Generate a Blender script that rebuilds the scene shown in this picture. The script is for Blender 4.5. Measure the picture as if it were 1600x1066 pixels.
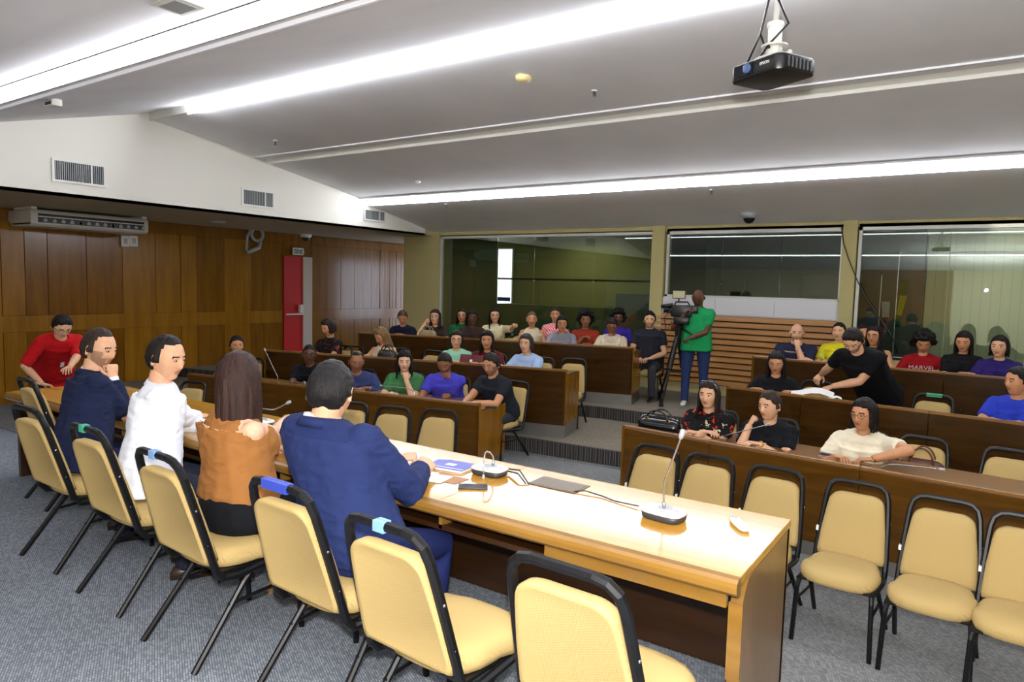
import bpy, bmesh, math, random
from mathutils import Vector, Matrix, Euler, noise
import numpy as np
random.seed(7)
PI = math.pi
for o in list(bpy.data.objects): bpy.data.objects.remove(o)
SC = bpy.context.scene
COL = SC.collection

# ---------------------------------------------------------------- camera (solved from the room's vanishing points)
F, CX, CY, EYE = 1084.0, 800.0, 533.0, 2.18
def _n(v): v = np.array(v, float); return v/np.linalg.norm(v)
_Y = _n((740, 70, -F)); _Z = _n((300, 12767, F)); _Z = _n(_Z-_Y*_Z.dot(_Y)); _X = np.cross(_Y, _Z)
R3 = np.stack([_X, _Y, _Z]); CAM = np.array([0, 0, EYE])
def ray(px, py): return R3 @ np.array([px-CX, CY-py, -F])
def atz(px, py, z): d = ray(px, py); return Vector(CAM+d*(z-EYE)/d[2])
def atX(px, py, X): d = ray(px, py); return Vector(CAM+d*X/d[0])
def atY(px, py, Y): d = ray(px, py); return Vector(CAM+d*Y/d[1])
def atline(px, py, a, b):
    """point of the sight line of a pixel that stands over the ground line a-b"""
    d = ray(px, py); ax, ay = a[0], a[1]; ux, uy = b[0]-ax, b[1]-ay
    t = (ax*uy-ay*ux)/(d[0]*uy-d[1]*ux); return Vector(CAM+d*t)
cam = bpy.data.cameras.new('camera'); co = bpy.data.objects.new('camera', cam); COL.objects.link(co)
M4 = Matrix.Identity(4)
for i in range(3):
    for j in range(3): M4[i][j] = R3[i][j]
M4.translation = Vector(CAM); co.matrix_world = M4
cam.sensor_width = 36; cam.lens = 36*F/1600; cam.clip_start = .05; SC.camera = co

# ---------------------------------------------------------------- world, flash, exposure
w = bpy.data.worlds.new('world'); SC.world = w; w.use_nodes = True
w.node_tree.nodes['Background'].inputs[0].default_value = (.75, .85, 1, 1)
w.node_tree.nodes['Background'].inputs[1].default_value = .35
SC.view_settings.view_transform = 'Standard'; SC.view_settings.look = 'None'
SC.view_settings.exposure = 0.0; SC.view_settings.gamma = 1; SC.view_settings.use_curve_mapping = False
SC.cycles.max_bounces = 6; SC.cycles.diffuse_bounces = 4; SC.cycles.transparent_max_bounces = 12
FLASH_W, COVE_E = 640.0, 38.0
fl = bpy.data.lights.new('flash', 'POINT'); fl.shadow_soft_size = .035; fl.energy = FLASH_W; fl.color = (1, .97, .93)
fo = bpy.data.objects.new('flash', fl); COL.objects.link(fo)
fo.matrix_world = M4 @ Matrix.Translation((0, .17, .03))

# ---------------------------------------------------------------- helpers
def tag(o, label=None, cat=None, group=None, kind=None):
    if label: o['label'] = label
    if cat: o['category'] = cat
    if group: o['group'] = group
    if kind: o['kind'] = kind
    return o
def empty(name, loc=(0, 0, 0), rz=0, **k):
    o = bpy.data.objects.new(name, None); COL.objects.link(o); o.location = loc; o.rotation_euler = (0, 0, rz)
    return tag(o, **k)
def copy_tree(o, parent=None):
    c = o.copy(); COL.objects.link(c)
    if parent: c.parent = parent
    for ch in o.children: copy_tree(ch, c)
    return c
def smooth(t): t = max(0., min(1., t)); return t*t*(3-2*t)
class MB:
    def __init__(s): s.v = []; s.f = []; s.m = []
    def add(s, vs, fs, m=0):
        n = len(s.v); s.v += [tuple(v) for v in vs]; s.f += [tuple(i+n for i in f) for f in fs]; s.m += [m]*len(fs); return s
    def box(s, x0, x1, y0, y1, z0, z1, m=0, M=None):
        v = [Vector((x, y, z)) for z in (z0, z1) for x, y in ((x0, y0), (x1, y0), (x1, y1), (x0, y1))]
        if M: v = [M @ p for p in v]
        return s.add(v, [(3, 2, 1, 0), (4, 5, 6, 7), (0, 1, 5, 4), (1, 2, 6, 5), (2, 3, 7, 6), (3, 0, 4, 7)], m)
    def obox(s, p0, p1, depth, z0, z1, m=0, off=0):
        """box on the ground line p0-p1, reaching depth to the left of its direction"""
        a = Vector((p0[0], p0[1], 0)); b = Vector((p1[0], p1[1], 0)); u = (b-a).normalized(); n = Vector((-u.y, u.x, 0))
        a = a+n*off; b = b+n*off
        q = [a, b, b+n*depth, a+n*depth]
        if depth < 0: q = q[::-1]
        v = [Vector((p.x, p.y, z)) for z in (z0, z1) for p in q]
        return s.add(v, [(3, 2, 1, 0), (4, 5, 6, 7), (0, 1, 5, 4), (1, 2, 6, 5), (2, 3, 7, 6), (3, 0, 4, 7)], m)
    def rings(s, rr, m=0, cap=True, closed=False):
        n = len(rr[0]); vs = [p for r in rr for p in r]; fs = []
        L = len(rr)
        for i in range(L-1+(1 if closed else 0)):
            a = i*n; b = ((i+1) % L)*n
            for j in range(n): k = (j+1) % n; fs.append((a+j, a+k, b+k, b+j))
        if cap and not closed: fs.append(tuple(range(n-1, -1, -1))); fs.append(tuple(range((L-1)*n, L*n)))
        return s.add(vs, fs, m)
    def tube(s, pts, r, n=8, m=0, cap=True, closed=False, flat=1.0, up=None, sq=False):
        """swept tube; r number or list; flat squeezes the second axis"""
        P = [Vector(p) for p in pts]; L = len(P); rr = []
        rs = r if isinstance(r, (list, tuple)) else [r]*L
        prev = None
        for i in range(L):
            if closed: t = P[(i+1) % L]-P[i-1]
            else: t = P[min(i+1, L-1)]-P[max(i-1, 0)]
            if t.length < 1e-9: t = Vector((0, 0, 1))
            t.normalize()
            if prev is None:
                u = Vector(up) if up is not None else (Vector((0, 0, 1)) if abs(t.z) < .9 else Vector((1, 0, 0)))
            else: u = prev
            u = (u-t*u.dot(t))
            if u.length < 1e-6: u = t.orthogonal()
            u.normalize(); prev = u; v = t.cross(u)
            ring = []
            for j in range(n):
                a = 2*PI*(j+.5)/n; ca, sa = math.cos(a), math.sin(a)
                if sq: k = (abs(ca)**4+abs(sa)**4)**-.25; ca *= k; sa *= k
                ring.append(P[i]+u*(ca*rs[i]*flat)+v*(sa*rs[i]))
            rr.append(ring)
        return s.rings(rr, m, cap, closed)
    def ell(s, c, r, M=None, nu=12, nv=8, m=0):
        c = Vector(c); rr = []
        r = r if hasattr(r, '__len__') else (r, r, r)
        vs = []; fs = []
        for i in range(1, nv):
            th = PI*i/nv
            for j in range(nu):
                a = 2*PI*j/nu; p = Vector((r[0]*math.sin(th)*math.cos(a), r[1]*math.sin(th)*math.sin(a), r[2]*math.cos(th)))
                vs.append(c+(M @ p if M else p))
        t = Vector((0, 0, r[2])); vs += [c+(M @ t if M else t), c-(M @ t if M else t)]; T = len(vs)-2
        for i in range(nv-2):
            for j in range(nu): k = (j+1) % nu; fs.append((i*nu+j, (i+1)*nu+j, (i+1)*nu+k, i*nu+k))
        for j in range(nu): k = (j+1) % nu; fs.append((T, j, k)); fs.append((T+1, (nv-2)*nu+k, (nv-2)*nu+j))
        return s.add(vs, fs, m)
    def lathe(s, prof, c=(0, 0, 0), n=20, m=0, M=None):
        c = Vector(c); rr = []
        for r, z in prof:
            rr.append([c+(M @ Vector((r*math.cos(2*PI*j/n), r*math.sin(2*PI*j/n), z)) if M else Vector((r*math.cos(2*PI*j/n), r*math.sin(2*PI*j/n), z))) for j in range(n)])
        return s.rings(rr, m)
    def prism(s, poly, z0, z1, m=0, M=None):
        n = len(poly); v = [Vector((p[0], p[1], z)) for z in (z0, z1) for p in poly]
        if M: v = [M @ p for p in v]
        return s.add(v, [tuple(range(n-1, -1, -1)), tuple(range(n, 2*n))]+[(i, (i+1) % n, (i+1) % n+n, i+n) for i in range(n)], m)
    def mesh(s, name):
        me = bpy.data.meshes.new(name); me.from_pydata(s.v, [], s.f); me.update()
        me.polygons.foreach_set('material_index', s.m); return me
    def build(s, name, mat, parent=None, sm=False, bevel=0, seg=2, **k):
        me = s.mesh(name)
        for mm in (mat if isinstance(mat, (list, tuple)) else [mat]): me.materials.append(mm)
        bm = bmesh.new(); bm.from_mesh(me); bmesh.ops.recalc_face_normals(bm, faces=bm.faces)
        if bevel:
            es = [e for e in bm.edges if len(e.link_faces) == 2 and e.calc_face_angle(0) > .5]
            bmesh.ops.bevel(bm, geom=es, offset=bevel, segments=seg, affect='EDGES', profile=.5, clamp_overlap=True)
        bm.to_mesh(me); bm.free()
        if sm: me.polygons.foreach_set('use_smooth', [True]*len(me.polygons))
        elif bevel:
            me.polygons.foreach_set('use_smooth', [True]*len(me.polygons)); me.set_sharp_from_angle(angle=.6)
        o = bpy.data.objects.new(name, me); COL.objects.link(o)
        if parent: o.parent = parent
        return tag(o, **k)

def spline(P, n=6):
    P = [Vector(p) for p in P]; Q = [P[0]*2-P[1]]+P+[P[-1]*2-P[-2]]; o = []
    for i in range(1, len(Q)-2):
        a, b, c, d = Q[i-1], Q[i], Q[i+1], Q[i+2]
        for k in range(n): t = k/n; o.append(.5*((2*b)+(c-a)*t+(2*a-5*b+4*c-d)*t*t+(3*b-a-3*c+d)*t**3))
    return o+[P[-1]]
# ---------------------------------------------------------------- materials
def lin(c):
    return tuple(((v/255)/12.92 if v/255 <= .04045 else ((v/255+.055)/1.055)**2.4) for v in c)
_mc = {}
def mat(name, rgb, rough=.6, spec=.5, metal=0, noise_s=0, noise_a=.15, bump=0, bump_s=200, emit=0, coat=0, alpha=1, trans=0):
    if name in _mc: return _mc[name]
    m = bpy.data.materials.new(name); m.use_nodes = True; nt = m.node_tree; b = nt.nodes['Principled BSDF']
    c = lin(rgb); b.inputs['Base Color'].default_value = (*c, 1); b.inputs['Roughness'].default_value = rough
    b.inputs['Specular IOR Level'].default_value = spec; b.inputs['Metallic'].default_value = metal
    if coat: b.inputs['Coat Weight'].default_value = coat; b.inputs['Coat Roughness'].default_value = .08
    if emit: b.inputs['Emission Color'].default_value = (*c, 1); b.inputs['Emission Strength'].default_value = emit
    if noise_s or bump: tc = nt.nodes.new('ShaderNodeTexCoord')
    if noise_s:
        n = nt.nodes.new('ShaderNodeTexNoise'); n.inputs['Scale'].default_value = noise_s; n.inputs['Detail'].default_value = 5
        nt.links.new(tc.outputs['Object'], n.inputs['Vector'])
        r = nt.nodes.new('ShaderNodeValToRGB'); r.color_ramp.elements[0].position = .3; r.color_ramp.elements[1].position = .7
        r.color_ramp.elements[0].color = (*[v*(1-noise_a) for v in c], 1); r.color_ramp.elements[1].color = (*[min(1, v*(1+noise_a)) for v in c], 1)
        nt.links.new(n.outputs[0], r.inputs[0]); nt.links.new(r.outputs[0], b.inputs['Base Color'])
    if bump:
        n2 = nt.nodes.new('ShaderNodeTexNoise'); n2.inputs['Scale'].default_value = bump_s; n2.inputs['Detail'].default_value = 3
        nt.links.new(tc.outputs['Object'], n2.inputs['Vector'])
        bp = nt.nodes.new('ShaderNodeBump'); bp.inputs['Strength'].default_value = bump; bp.inputs['Distance'].default_value = .01
        nt.links.new(n2.outputs[0], bp.inputs['Height']); nt.links.new(bp.outputs[0], b.inputs['Normal'])
    _mc[name] = m; return m
def wood(name, c0, c1, scale=(1, 1, 1), rough=.35, coat=.3, nz=6., rot=0, bump=.05):
    if name in _mc: return _mc[name]
    m = bpy.data.materials.new(name); m.use_nodes = True; nt = m.node_tree; b = nt.nodes['Principled BSDF']
    tc = nt.nodes.new('ShaderNodeTexCoord'); mp = nt.nodes.new('ShaderNodeMapping'); mp.inputs['Scale'].default_value = scale
    mp.inputs['Rotation'].default_value = (0, 0, rot)
    nt.links.new(tc.outputs['Object'], mp.inputs['Vector'])
    n = nt.nodes.new('ShaderNodeTexNoise'); n.inputs['Scale'].default_value = nz; n.inputs['Detail'].default_value = 6; n.inputs['Distortion'].default_value = .6
    nt.links.new(mp.outputs[0], n.inputs['Vector'])
    r = nt.nodes.new('ShaderNodeValToRGB'); r.color_ramp.elements[0].position = .32; r.color_ramp.elements[1].position = .68
    r.color_ramp.elements[0].color = (*lin(c0), 1); r.color_ramp.elements[1].color = (*lin(c1), 1)
    nt.links.new(n.outputs[0], r.inputs[0]); nt.links.new(r.outputs[0], b.inputs['Base Color'])
    b.inputs['Roughness'].default_value = rough; b.inputs['Coat Weight'].default_value = coat; b.inputs['Coat Roughness'].default_value = .12
    bp = nt.nodes.new('ShaderNodeBump'); bp.inputs['Strength'].default_value = bump; bp.inputs['Distance'].default_value = .004
    nt.links.new(n.outputs[0], bp.inputs['Height']); nt.links.new(bp.outputs[0], b.inputs['Normal'])
    _mc[name] = m; return m
def weave(name, ca, cb, s=60., rough=.95, bump=.4, rot=.6, fine=1.0, stretch=1.):
    """woven pile: two crossed wave textures give small slanted tufts"""
    if name in _mc: return _mc[name]
    m = bpy.data.materials.new(name); m.use_nodes = True; nt = m.node_tree; b = nt.nodes['Principled BSDF']; L = nt.links
    tc = nt.nodes.new('ShaderNodeTexCoord'); mp = nt.nodes.new('ShaderNodeMapping'); mp.inputs['Rotation'].default_value = (0, 0, rot)
    L.new(tc.outputs['Object'], mp.inputs['Vector'])
    ws = []
    for d in ('X', 'Y'):
        wv = nt.nodes.new('ShaderNodeTexWave'); wv.bands_direction = d; wv.inputs['Scale'].default_value = s*(stretch if d == 'Y' else 1)
        wv.inputs['Distortion'].default_value = .8; wv.inputs['Detail'].default_value = 1
        L.new(mp.outputs[0], wv.inputs['Vector']); ws.append(wv)
    mu = nt.nodes.new('ShaderNodeMath'); mu.operation = 'MULTIPLY'; L.new(ws[0].outputs['Fac'], mu.inputs[0]); L.new(ws[1].outputs['Fac'], mu.inputs[1])
    n = nt.nodes.new('ShaderNodeTexNoise'); n.inputs['Scale'].default_value = 2.2; n.inputs['Detail'].default_value = 6; L.new(tc.outputs['Object'], n.inputs['Vector'])
    r = nt.nodes.new('ShaderNodeValToRGB'); r.color_ramp.elements[0].position = .1; r.color_ramp.elements[1].position = .6
    r.color_ramp.elements[0].color = (*lin(ca), 1); r.color_ramp.elements[1].color = (*lin(cb), 1); L.new(mu.outputs[0], r.inputs[0])
    mx = nt.nodes.new('ShaderNodeMix'); mx.data_type = 'RGBA'; mx.blend_type = 'MULTIPLY'; mx.inputs[0].default_value = .25*fine
    L.new(r.outputs[0], mx.inputs[6]); L.new(n.outputs[0], mx.inputs[7]); L.new(mx.outputs[2], b.inputs['Base Color'])
    b.inputs['Roughness'].default_value = rough; b.inputs['Specular IOR Level'].default_value = .15
    bp = nt.nodes.new('ShaderNodeBump'); bp.inputs['Strength'].default_value = bump; bp.inputs['Distance'].default_value = .004
    L.new(mu.outputs[0], bp.inputs['Height']); L.new(bp.outputs[0], b.inputs['Normal'])
    _mc[name] = m; return m
def tufts(name, ca, cb, s=1., rot=.5, w_=.5, h_=.25, grout=.35):
    """carpet of small offset loops"""
    m = bpy.data.materials.new(name); m.use_nodes = True; nt = m.node_tree; b = nt.nodes['Principled BSDF']; L = nt.links
    tc = nt.nodes.new('ShaderNodeTexCoord'); mp = nt.nodes.new('ShaderNodeMapping'); mp.inputs['Rotation'].default_value = (.02, .02, rot)
    L.new(tc.outputs['Object'], mp.inputs['Vector'])
    br = nt.nodes.new('ShaderNodeTexBrick'); br.inputs['Scale'].default_value = s; br.inputs['Brick Width'].default_value = w_; br.inputs['Row Height'].default_value = h_
    br.inputs['Mortar Size'].default_value = .06; br.inputs['Mortar Smooth'].default_value = 1; br.inputs['Bias'].default_value = .1
    br.inputs['Color1'].default_value = (*lin(cb), 1); br.inputs['Color2'].default_value = (*lin(tuple((a_+b_)//2 for a_, b_ in zip(ca, cb))), 1); br.inputs['Mortar'].default_value = (*lin(ca), 1)
    L.new(mp.outputs[0], br.inputs['Vector'])
    n = nt.nodes.new('ShaderNodeTexNoise'); n.inputs['Scale'].default_value = 1.4; n.inputs['Detail'].default_value = 8; L.new(tc.outputs['Object'], n.inputs['Vector'])
    mx = nt.nodes.new('ShaderNodeMix'); mx.data_type = 'RGBA'; mx.blend_type = 'MULTIPLY'; mx.inputs[0].default_value = .3
    L.new(br.outputs['Color'], mx.inputs[6]); L.new(n.outputs[0], mx.inputs[7]); L.new(mx.outputs[2], b.inputs['Base Color'])
    b.inputs['Roughness'].default_value = .95; b.inputs['Specular IOR Level'].default_value = .1
    bp = nt.nodes.new('ShaderNodeBump'); bp.invert = True; bp.inputs['Strength'].default_value = .5; bp.inputs['Distance'].default_value = .004
    L.new(br.outputs['Fac'], bp.inputs['Height']); L.new(bp.outputs[0], b.inputs['Normal']); return m
def glass(name, tint, refl=.5, dens=.1):
    """thin pane: see-through with a mirror-like share that grows at grazing angles"""
    m = bpy.data.materials.new(name); m.use_nodes = True; nt = m.node_tree; nt.nodes.remove(nt.nodes['Principled BSDF']); L = nt.links
    out = nt.nodes['Material Output']; tr = nt.nodes.new('ShaderNodeBsdfTransparent'); tr.inputs[0].default_value = (*tint, 1)
    gl = nt.nodes.new('ShaderNodeBsdfGlossy'); gl.inputs['Roughness'].default_value = 0; gl.inputs[0].default_value = (.95, 1, .97, 1)
    fr = nt.nodes.new('ShaderNodeFresnel'); fr.inputs[0].default_value = 1.5
    ml = nt.nodes.new('ShaderNodeMath'); ml.operation = 'MULTIPLY_ADD'; ml.inputs[1].default_value = refl; ml.inputs[2].default_value = dens
    L.new(fr.outputs[0], ml.inputs[0]); mx = nt.nodes.new('ShaderNodeMixShader'); L.new(ml.outputs[0], mx.inputs[0])
    L.new(tr.outputs[0], mx.inputs[1]); L.new(gl.outputs[0], mx.inputs[2]); L.new(mx.outputs[0], out.inputs[0]); return m

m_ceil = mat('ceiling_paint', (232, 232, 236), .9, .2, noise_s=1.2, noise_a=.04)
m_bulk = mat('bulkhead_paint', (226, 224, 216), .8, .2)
m_olive = mat('olive_paint', (176, 166, 116), .8, .2)
m_wallw = wood('wall_veneer', (134, 88, 8), (154, 106, 16), (1, 1, .12), .26, 0, 9)
m_wallw2 = wood('wall_veneer_dark', (112, 70, 8), (132, 86, 14), (1, 1, .12), .2, .2, 9)
m_desk = wood('desk_veneer', (74, 45, 6), (94, 60, 11), (.25, .25, 2), .2, 0, 7)
m_deskd = wood('desk_veneer_dark', (46, 27, 6), (62, 38, 9), (.25, .25, 2), .2, 0, 7)
m_deskend = wood('desk_end_veneer', (118, 76, 8), (140, 94, 14), (1, 1, .2), .24, 0, 7)
m_cap = wood('desk_cap', (110, 74, 30), (140, 98, 48), (.2, .2, 1), .3, .4, 7)
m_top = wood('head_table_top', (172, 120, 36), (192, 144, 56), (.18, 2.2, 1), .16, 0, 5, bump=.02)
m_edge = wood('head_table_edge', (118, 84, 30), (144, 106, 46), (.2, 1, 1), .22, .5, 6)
m_tabd = wood('head_table_shade_wood', (42, 24, 8), (56, 32, 10), (.3, .3, 2), .35, .3, 6)  # under-table shade is put into this wood colour
m_tabend = wood('head_table_end_veneer', (104, 72, 26), (122, 88, 38), (1, 1, .2), .3, .4, 7)
m_carpet_main = tufts('carpet_grey', (96, 99, 102), (172, 173, 172), 22)
m_carpet = tufts('carpet_blue_grey', (92, 101, 113), (174, 181, 190), 22)
m_carpet2 = tufts('carpet_tier', (104, 98, 86), (170, 160, 144), 22)  # same carpet, the warmer light on the tiers put into its colour
m_riser = weave('carpet_riser', (52, 50, 50), (104, 100, 96), 16, rot=.5)
m_fab = weave('chair_fabric', (174, 149, 96), (196, 171, 118), 95, bump=.15, fine=.2, rot=.9)
m_blk = mat('black_metal', (12, 12, 15), .4, .32, noise_s=40, noise_a=.5)
m_steel = mat('brushed_steel', (150, 148, 142), .38, .5, .8, noise_s=3, noise_a=.1)
m_white = mat('white_plastic', (222, 222, 218), .4)
m_grey = mat('grey_plastic', (160, 164, 168), .4)
m_dgrey = mat('dark_grey_plastic', (52, 54, 58), .45)
m_dark = mat('black_plastic', (14, 14, 15), .35)
m_alu = mat('window_aluminium', (196, 196, 190), .45, .5, .1)
m_paper = mat('paper', (238, 238, 236), .8)
m_silver = mat('silver', (190, 190, 195), .25, .5, .9)
m_gold = mat('gold', (200, 160, 70), .3, .5, .9)
m_red = mat('red_door_paint', (190, 14, 8), .5)
m_tube = mat('lamp_diffuser', (248, 250, 255), .5, emit=COVE_E)
m_glassw = glass('window_glass', (.80, .86, .80), .75, .03)

# ---------------------------------------------------------------- room shell
YB, XL, XR, YF = 11.885, -13.2, 6.5, -2.6
XK = -10.24                                     # face of the long bulkhead
def S(name, mb, m, parent=None, **k):
    o = mb.build(name, m, parent, **k)
    if not parent: o['kind'] = 'structure'
    return o
# tier lines (front edges of the raised floors), left half and right half of the chevron
T1 = [(-13.2, 5.5), (-4.84, 7.50), (-3.35, 7.6), (6.5, 7.35)]
T2 = [(-13.2, 7.6), (-4.7, 9.39), (-3.35, 9.42), (6.5, 9.2)]
mb = MB(); mb.box(XL-.2, XR+.2, YF-.2, 17, -.15, 0); fl0 = S('floor', mb, m_carpet_main)
for T, z0, z1 in ((T1, 0, .18), (T2, .18, .35)):
    p = [(x, y+.012) for x, y in T]+[(XR, 17), (XL, 17)]
    mb = MB().prism(p, 0 if z0 == 0 else .18, z1-.001); o = S('floor_tier', mb, m_carpet2)
    for i in range(3):
        a, b = T[i], T[i+1]
        MB().obox(a, b, .012, z0, z1-.004).build('riser', m_riser, o)
        MB().obox(a, b, .05, z1-.004, z1+.004).build('nosing', m_riser, o)
# head table platform
mb = MB().box(-9.3, -.72, -2.6, 3.22, 0, .38); o = S('floor_platform', mb, m_carpet)
mb = MB().box(-9.3, -.72, 3.22, 3.235, 0, .38).build('riser', m_riser, o)
MB().box(-.72, XR, -2.6, 1.9, 0, .38).build('platform_return', m_carpet, o)
# ceiling panels: each slants, with a light trough along its front lip
PAN = [(-2.7, .2, 2.95, 3.42, 'lit'), (.3, 2.79, 3.36, 3.91, 'lit'), (2.83, 5.45, 3.80, 4.50, 'lit'), (5.55, 7.44, 4.44, 4.175, 'dark'), (7.55, 9.80, 4.12, 3.76, 'lit'), (9.9, YB+.05, 3.67, 3.27, 'none')]
for i, (y0, y1, z0, z1, k) in enumerate(PAN):
    x0, x1 = XK-.02, XR+.1
    v = [(x0, y0, z0), (x1, y0, z0), (x1, y1, z1), (x0, y1, z1), (x0, y0, z0+.03), (x1, y0, z0+.03), (x1, y1, z1+.03), (x0, y1, z1+.03)]
    o = S('ceiling_panel', MB().add(v, [(3, 2, 1, 0), (4, 5, 6, 7), (0, 1, 5, 4), (1, 2, 6, 5), (2, 3, 7, 6), (3, 0, 4, 7)]), m_ceil)
    if i:                                       # white front lip
        MB().box(x0, x1, y0-.02, y0+.012, z0-.015, z0+.105).build('lip', m_bulk, o)
MB()
# trough backs and light strips
for y0, za, zb, lit in ((.2, 3.42, 3.36, 1), (2.74, 3.93, 3.80, 1), (5.45, 4.50, 4.44, 1), (7.44, 4.175, 4.12, 0), (9.80, 3.76, 3.70, 1)):
    S('ceiling_trough', MB().box(XK-.02, XR+.1, y0-.12, y0+.3, za+.16, za+.2).box(XK-.02, XR+.1, y0+.28, y0+.3, zb+.02, za+.16).box(XK-.02, XR+.1, y0-.14, y0-.12, za+.0, za+.2), m_ceil)
m_tube1 = mat('lamp_diffuser_dim', (248, 250, 255), .5, emit=8)
def strip(name, x0, x1, y, z, h, label, d=.012, mt=None):
    o = MB().box(x0, x1, y-d, y, z, z+h).box(x0, x1, y-.03, y-d, z-.045, z+.02).build('diffuser', mt or m_tube)
    r = empty(name, ((x0+x1)/2, y, z), label=label, cat='light', group='light strips in the ceiling coves')
    o.parent = r; o.location = (-(x0+x1)/2, -y, -z)
    MB().box(x0-.01, x1+.01, y, y+.02, z, z+h+.01).build('housing', m_white, r).location = (-(x0+x1)/2, -y, -z)
    return r
strip('cove_light', -9.9, 3.0, 2.81, 3.80, .10, 'bright white light strip along the ceiling cove nearest above the head table', mt=m_tube1)
strip('cove_light', -9.2, 3.0, 5.53, 4.435, .10, 'bright white light strip in the ceiling cove just in front of the projector')
strip('cove_light', -10.1, 4.5, 9.88, 3.695, .09, 'long white light strip in the last ceiling cove before the back windows')
strip('cove_light', -9.6, 3.6, .28, 3.35, .09, 'ceiling cove light strip above and behind the head table chairs', mt=m_tube1)
# walls
S('wall_back_lintel', MB().box(-11.1, XR+.1, YB, YB+.14, 3.19, 3.6), m_olive)
S('wall_right', MB().box(XR, XR+.15, YF, 17, 0, 4.7), m_olive)
S('wall_front', MB().box(XL-.2, XR+.2, YF-.15, YF, 0, 4.2), mat('front_wall_paint', (196, 186, 158), .8))
o = S('wall_front_panelling', MB().box(-3.6, -.9, YF+.001, YF+.05, .38, 3.1), m_wallw2)
# bulkhead: vertical face under the sloping ceiling, and its soffit
pr = [(YF, 3.2), (11.6, 3.2), (11.6, 3.4), (9.9, 3.74), (7.5, 4.19), (5.5, 4.6), (2.8, 4.05), (.25, 3.5), (YF, 3.2)]
pr = pr[:-1]
vs = [(x, y, z) for x in (XK, XK-.08) for y, z in pr]; n = len(pr)
S('wall_bulkhead', MB().add(vs, [tuple(range(n)), tuple(range(2*n-1, n-1, -1))]+[(i, i+n, (i+1) % n+n, (i+1) % n) for i in range(n)]), m_bulk)
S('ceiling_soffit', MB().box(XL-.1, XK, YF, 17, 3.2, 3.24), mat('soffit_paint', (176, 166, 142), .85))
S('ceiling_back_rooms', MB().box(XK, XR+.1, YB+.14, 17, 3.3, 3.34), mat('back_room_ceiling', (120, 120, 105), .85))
# left wall, panelled with veneer boards
o = S('wall_left', MB().box(XL-.16, XL-.03, YF, 17, 0, 3.2), m_wallw2)
yd0, yd1 = atX(443, 470, XL).y, atX(472, 470, XL).y; yj1 = atX(486, 470, XL).y
def wallz(px, py): return atX(px, py, XL).z
zrail0, zrail1, zb0 = 1.18, 1.45, .12
y = YF+.05; random.seed(3)
def board(y0, y1, z0, z1, t, m): return MB().box(XL-.03, XL-.03+t, y0+.004, y1-.004, z0, z1).build('board', m, o, bevel=.004, seg=1)
door_gap = (yd0-.04, yj1+.02)
while y < 16.8:
    wd = random.choice((.62, .62, .5, .34)) if y < yj1 else random.choice((.3, .12, .12, .18, .45))
    y2 = min(y+wd, 16.9)
    if y < door_gap[0] < y2: y2 = door_gap[0]
    if door_gap[0] <= y < door_gap[1]-.001: y = door_gap[1]; continue
    if y2-y > .03:
        t = random.choice((.022, .03, .03, .04)); mm = m_wallw if y < 9 and random.random() < .8 else m_wallw2  # darker boards farther back: flash falloff put into the veneer, plus random ones
        board(y, y2, zrail1, 2.98, t, mm); board(y, y2, zb0, zrail0, t, mm)
    y = y2
for (a, b) in ((YF+.05, door_gap[0]), (door_gap[1], 16.9)):
    MB().box(XL-.03, XL+.012, a, b, zrail0, zrail1).build('rail', m_wallw2 if a > 5 else m_wallw, o)
    MB().box(XL-.03, XL+.012, a, b, 2.98, 3.17).build('rail', m_wallw2, o)
    MB().box(XL-.03, XL+.006, a, b, 0, zb0).build('skirting_board', m_wallw2, o)
zt = wallz(458, 401)
d = empty('door_1', (XL, (yd0+yd1)/2, 0)); d['kind'] = 'structure'; dy = -(yd0+yd1)/2
def pd(mb, nm, m, **k):
    q = mb.build(nm, m, d, **k); q.location = (-XL, dy, 0); return q
pd(MB().box(XL-.02, XL+.02, yd0, yd1, .02, zt), 'door_leaf', m_red)
pd(MB().box(XL-.02, XL+.045, yd1, yj1, 0, zt+.0), 'jamb', mat('jamb_paint', (196, 186, 176), .6))
pd(MB().box(XL-.02, XL+.03, yd0-.04, yj1, zt, zt+.05), 'head_trim', m_wallw2)
zbar = wallz(458, 491)
pd(MB().tube([(XL+.07, yd0+.02, zbar), (XL+.07, yd1-.02, zbar)], .022).box(XL, XL+.09, yd1-.12, yd1-.03, zbar+.03, zbar+.22), 'push_bar', m_white, label='white push bar and latch box')
# back corridor seen past the pillar: bright window wall
S('wall_back_corridor', MB().box(XL-.2, XR, 16.6, 16.75, 0, 3.3), mat('corridor_paint', (190, 190, 180), .8))
m_day = mat('daylight_pane', (225, 236, 255), .5, emit=3.2)
wn = S('window_4', MB().box(XL+.3, -10.4, 16.5, 16.59, .5, 2.9), m_alu)
for i in range(3): MB().box(XL+.4+i*.8, XL+1.12+i*.8, 16.46, 16.5, .58, 2.82).build('pane', m_day, wn)
S('wall_corridor_side', MB().box(-10.3, -10.22, YB+.3, 16.6, 0, 3.2), mat('corridor_paint', (190, 190, 180), .8))
wn = S('added_side_window', MB().box(-10.34, -10.3, 14.2, 16.2, .9, 2.85), m_alu)  # unseen glowing window, added to widen the daylight reflection on the wood wall
for i in range(2): MB().box(-10.36, -10.34, 14.3+i*.95, 15.2+i*.95, 1.0, 2.75).build('pane', m_day, wn)
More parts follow.
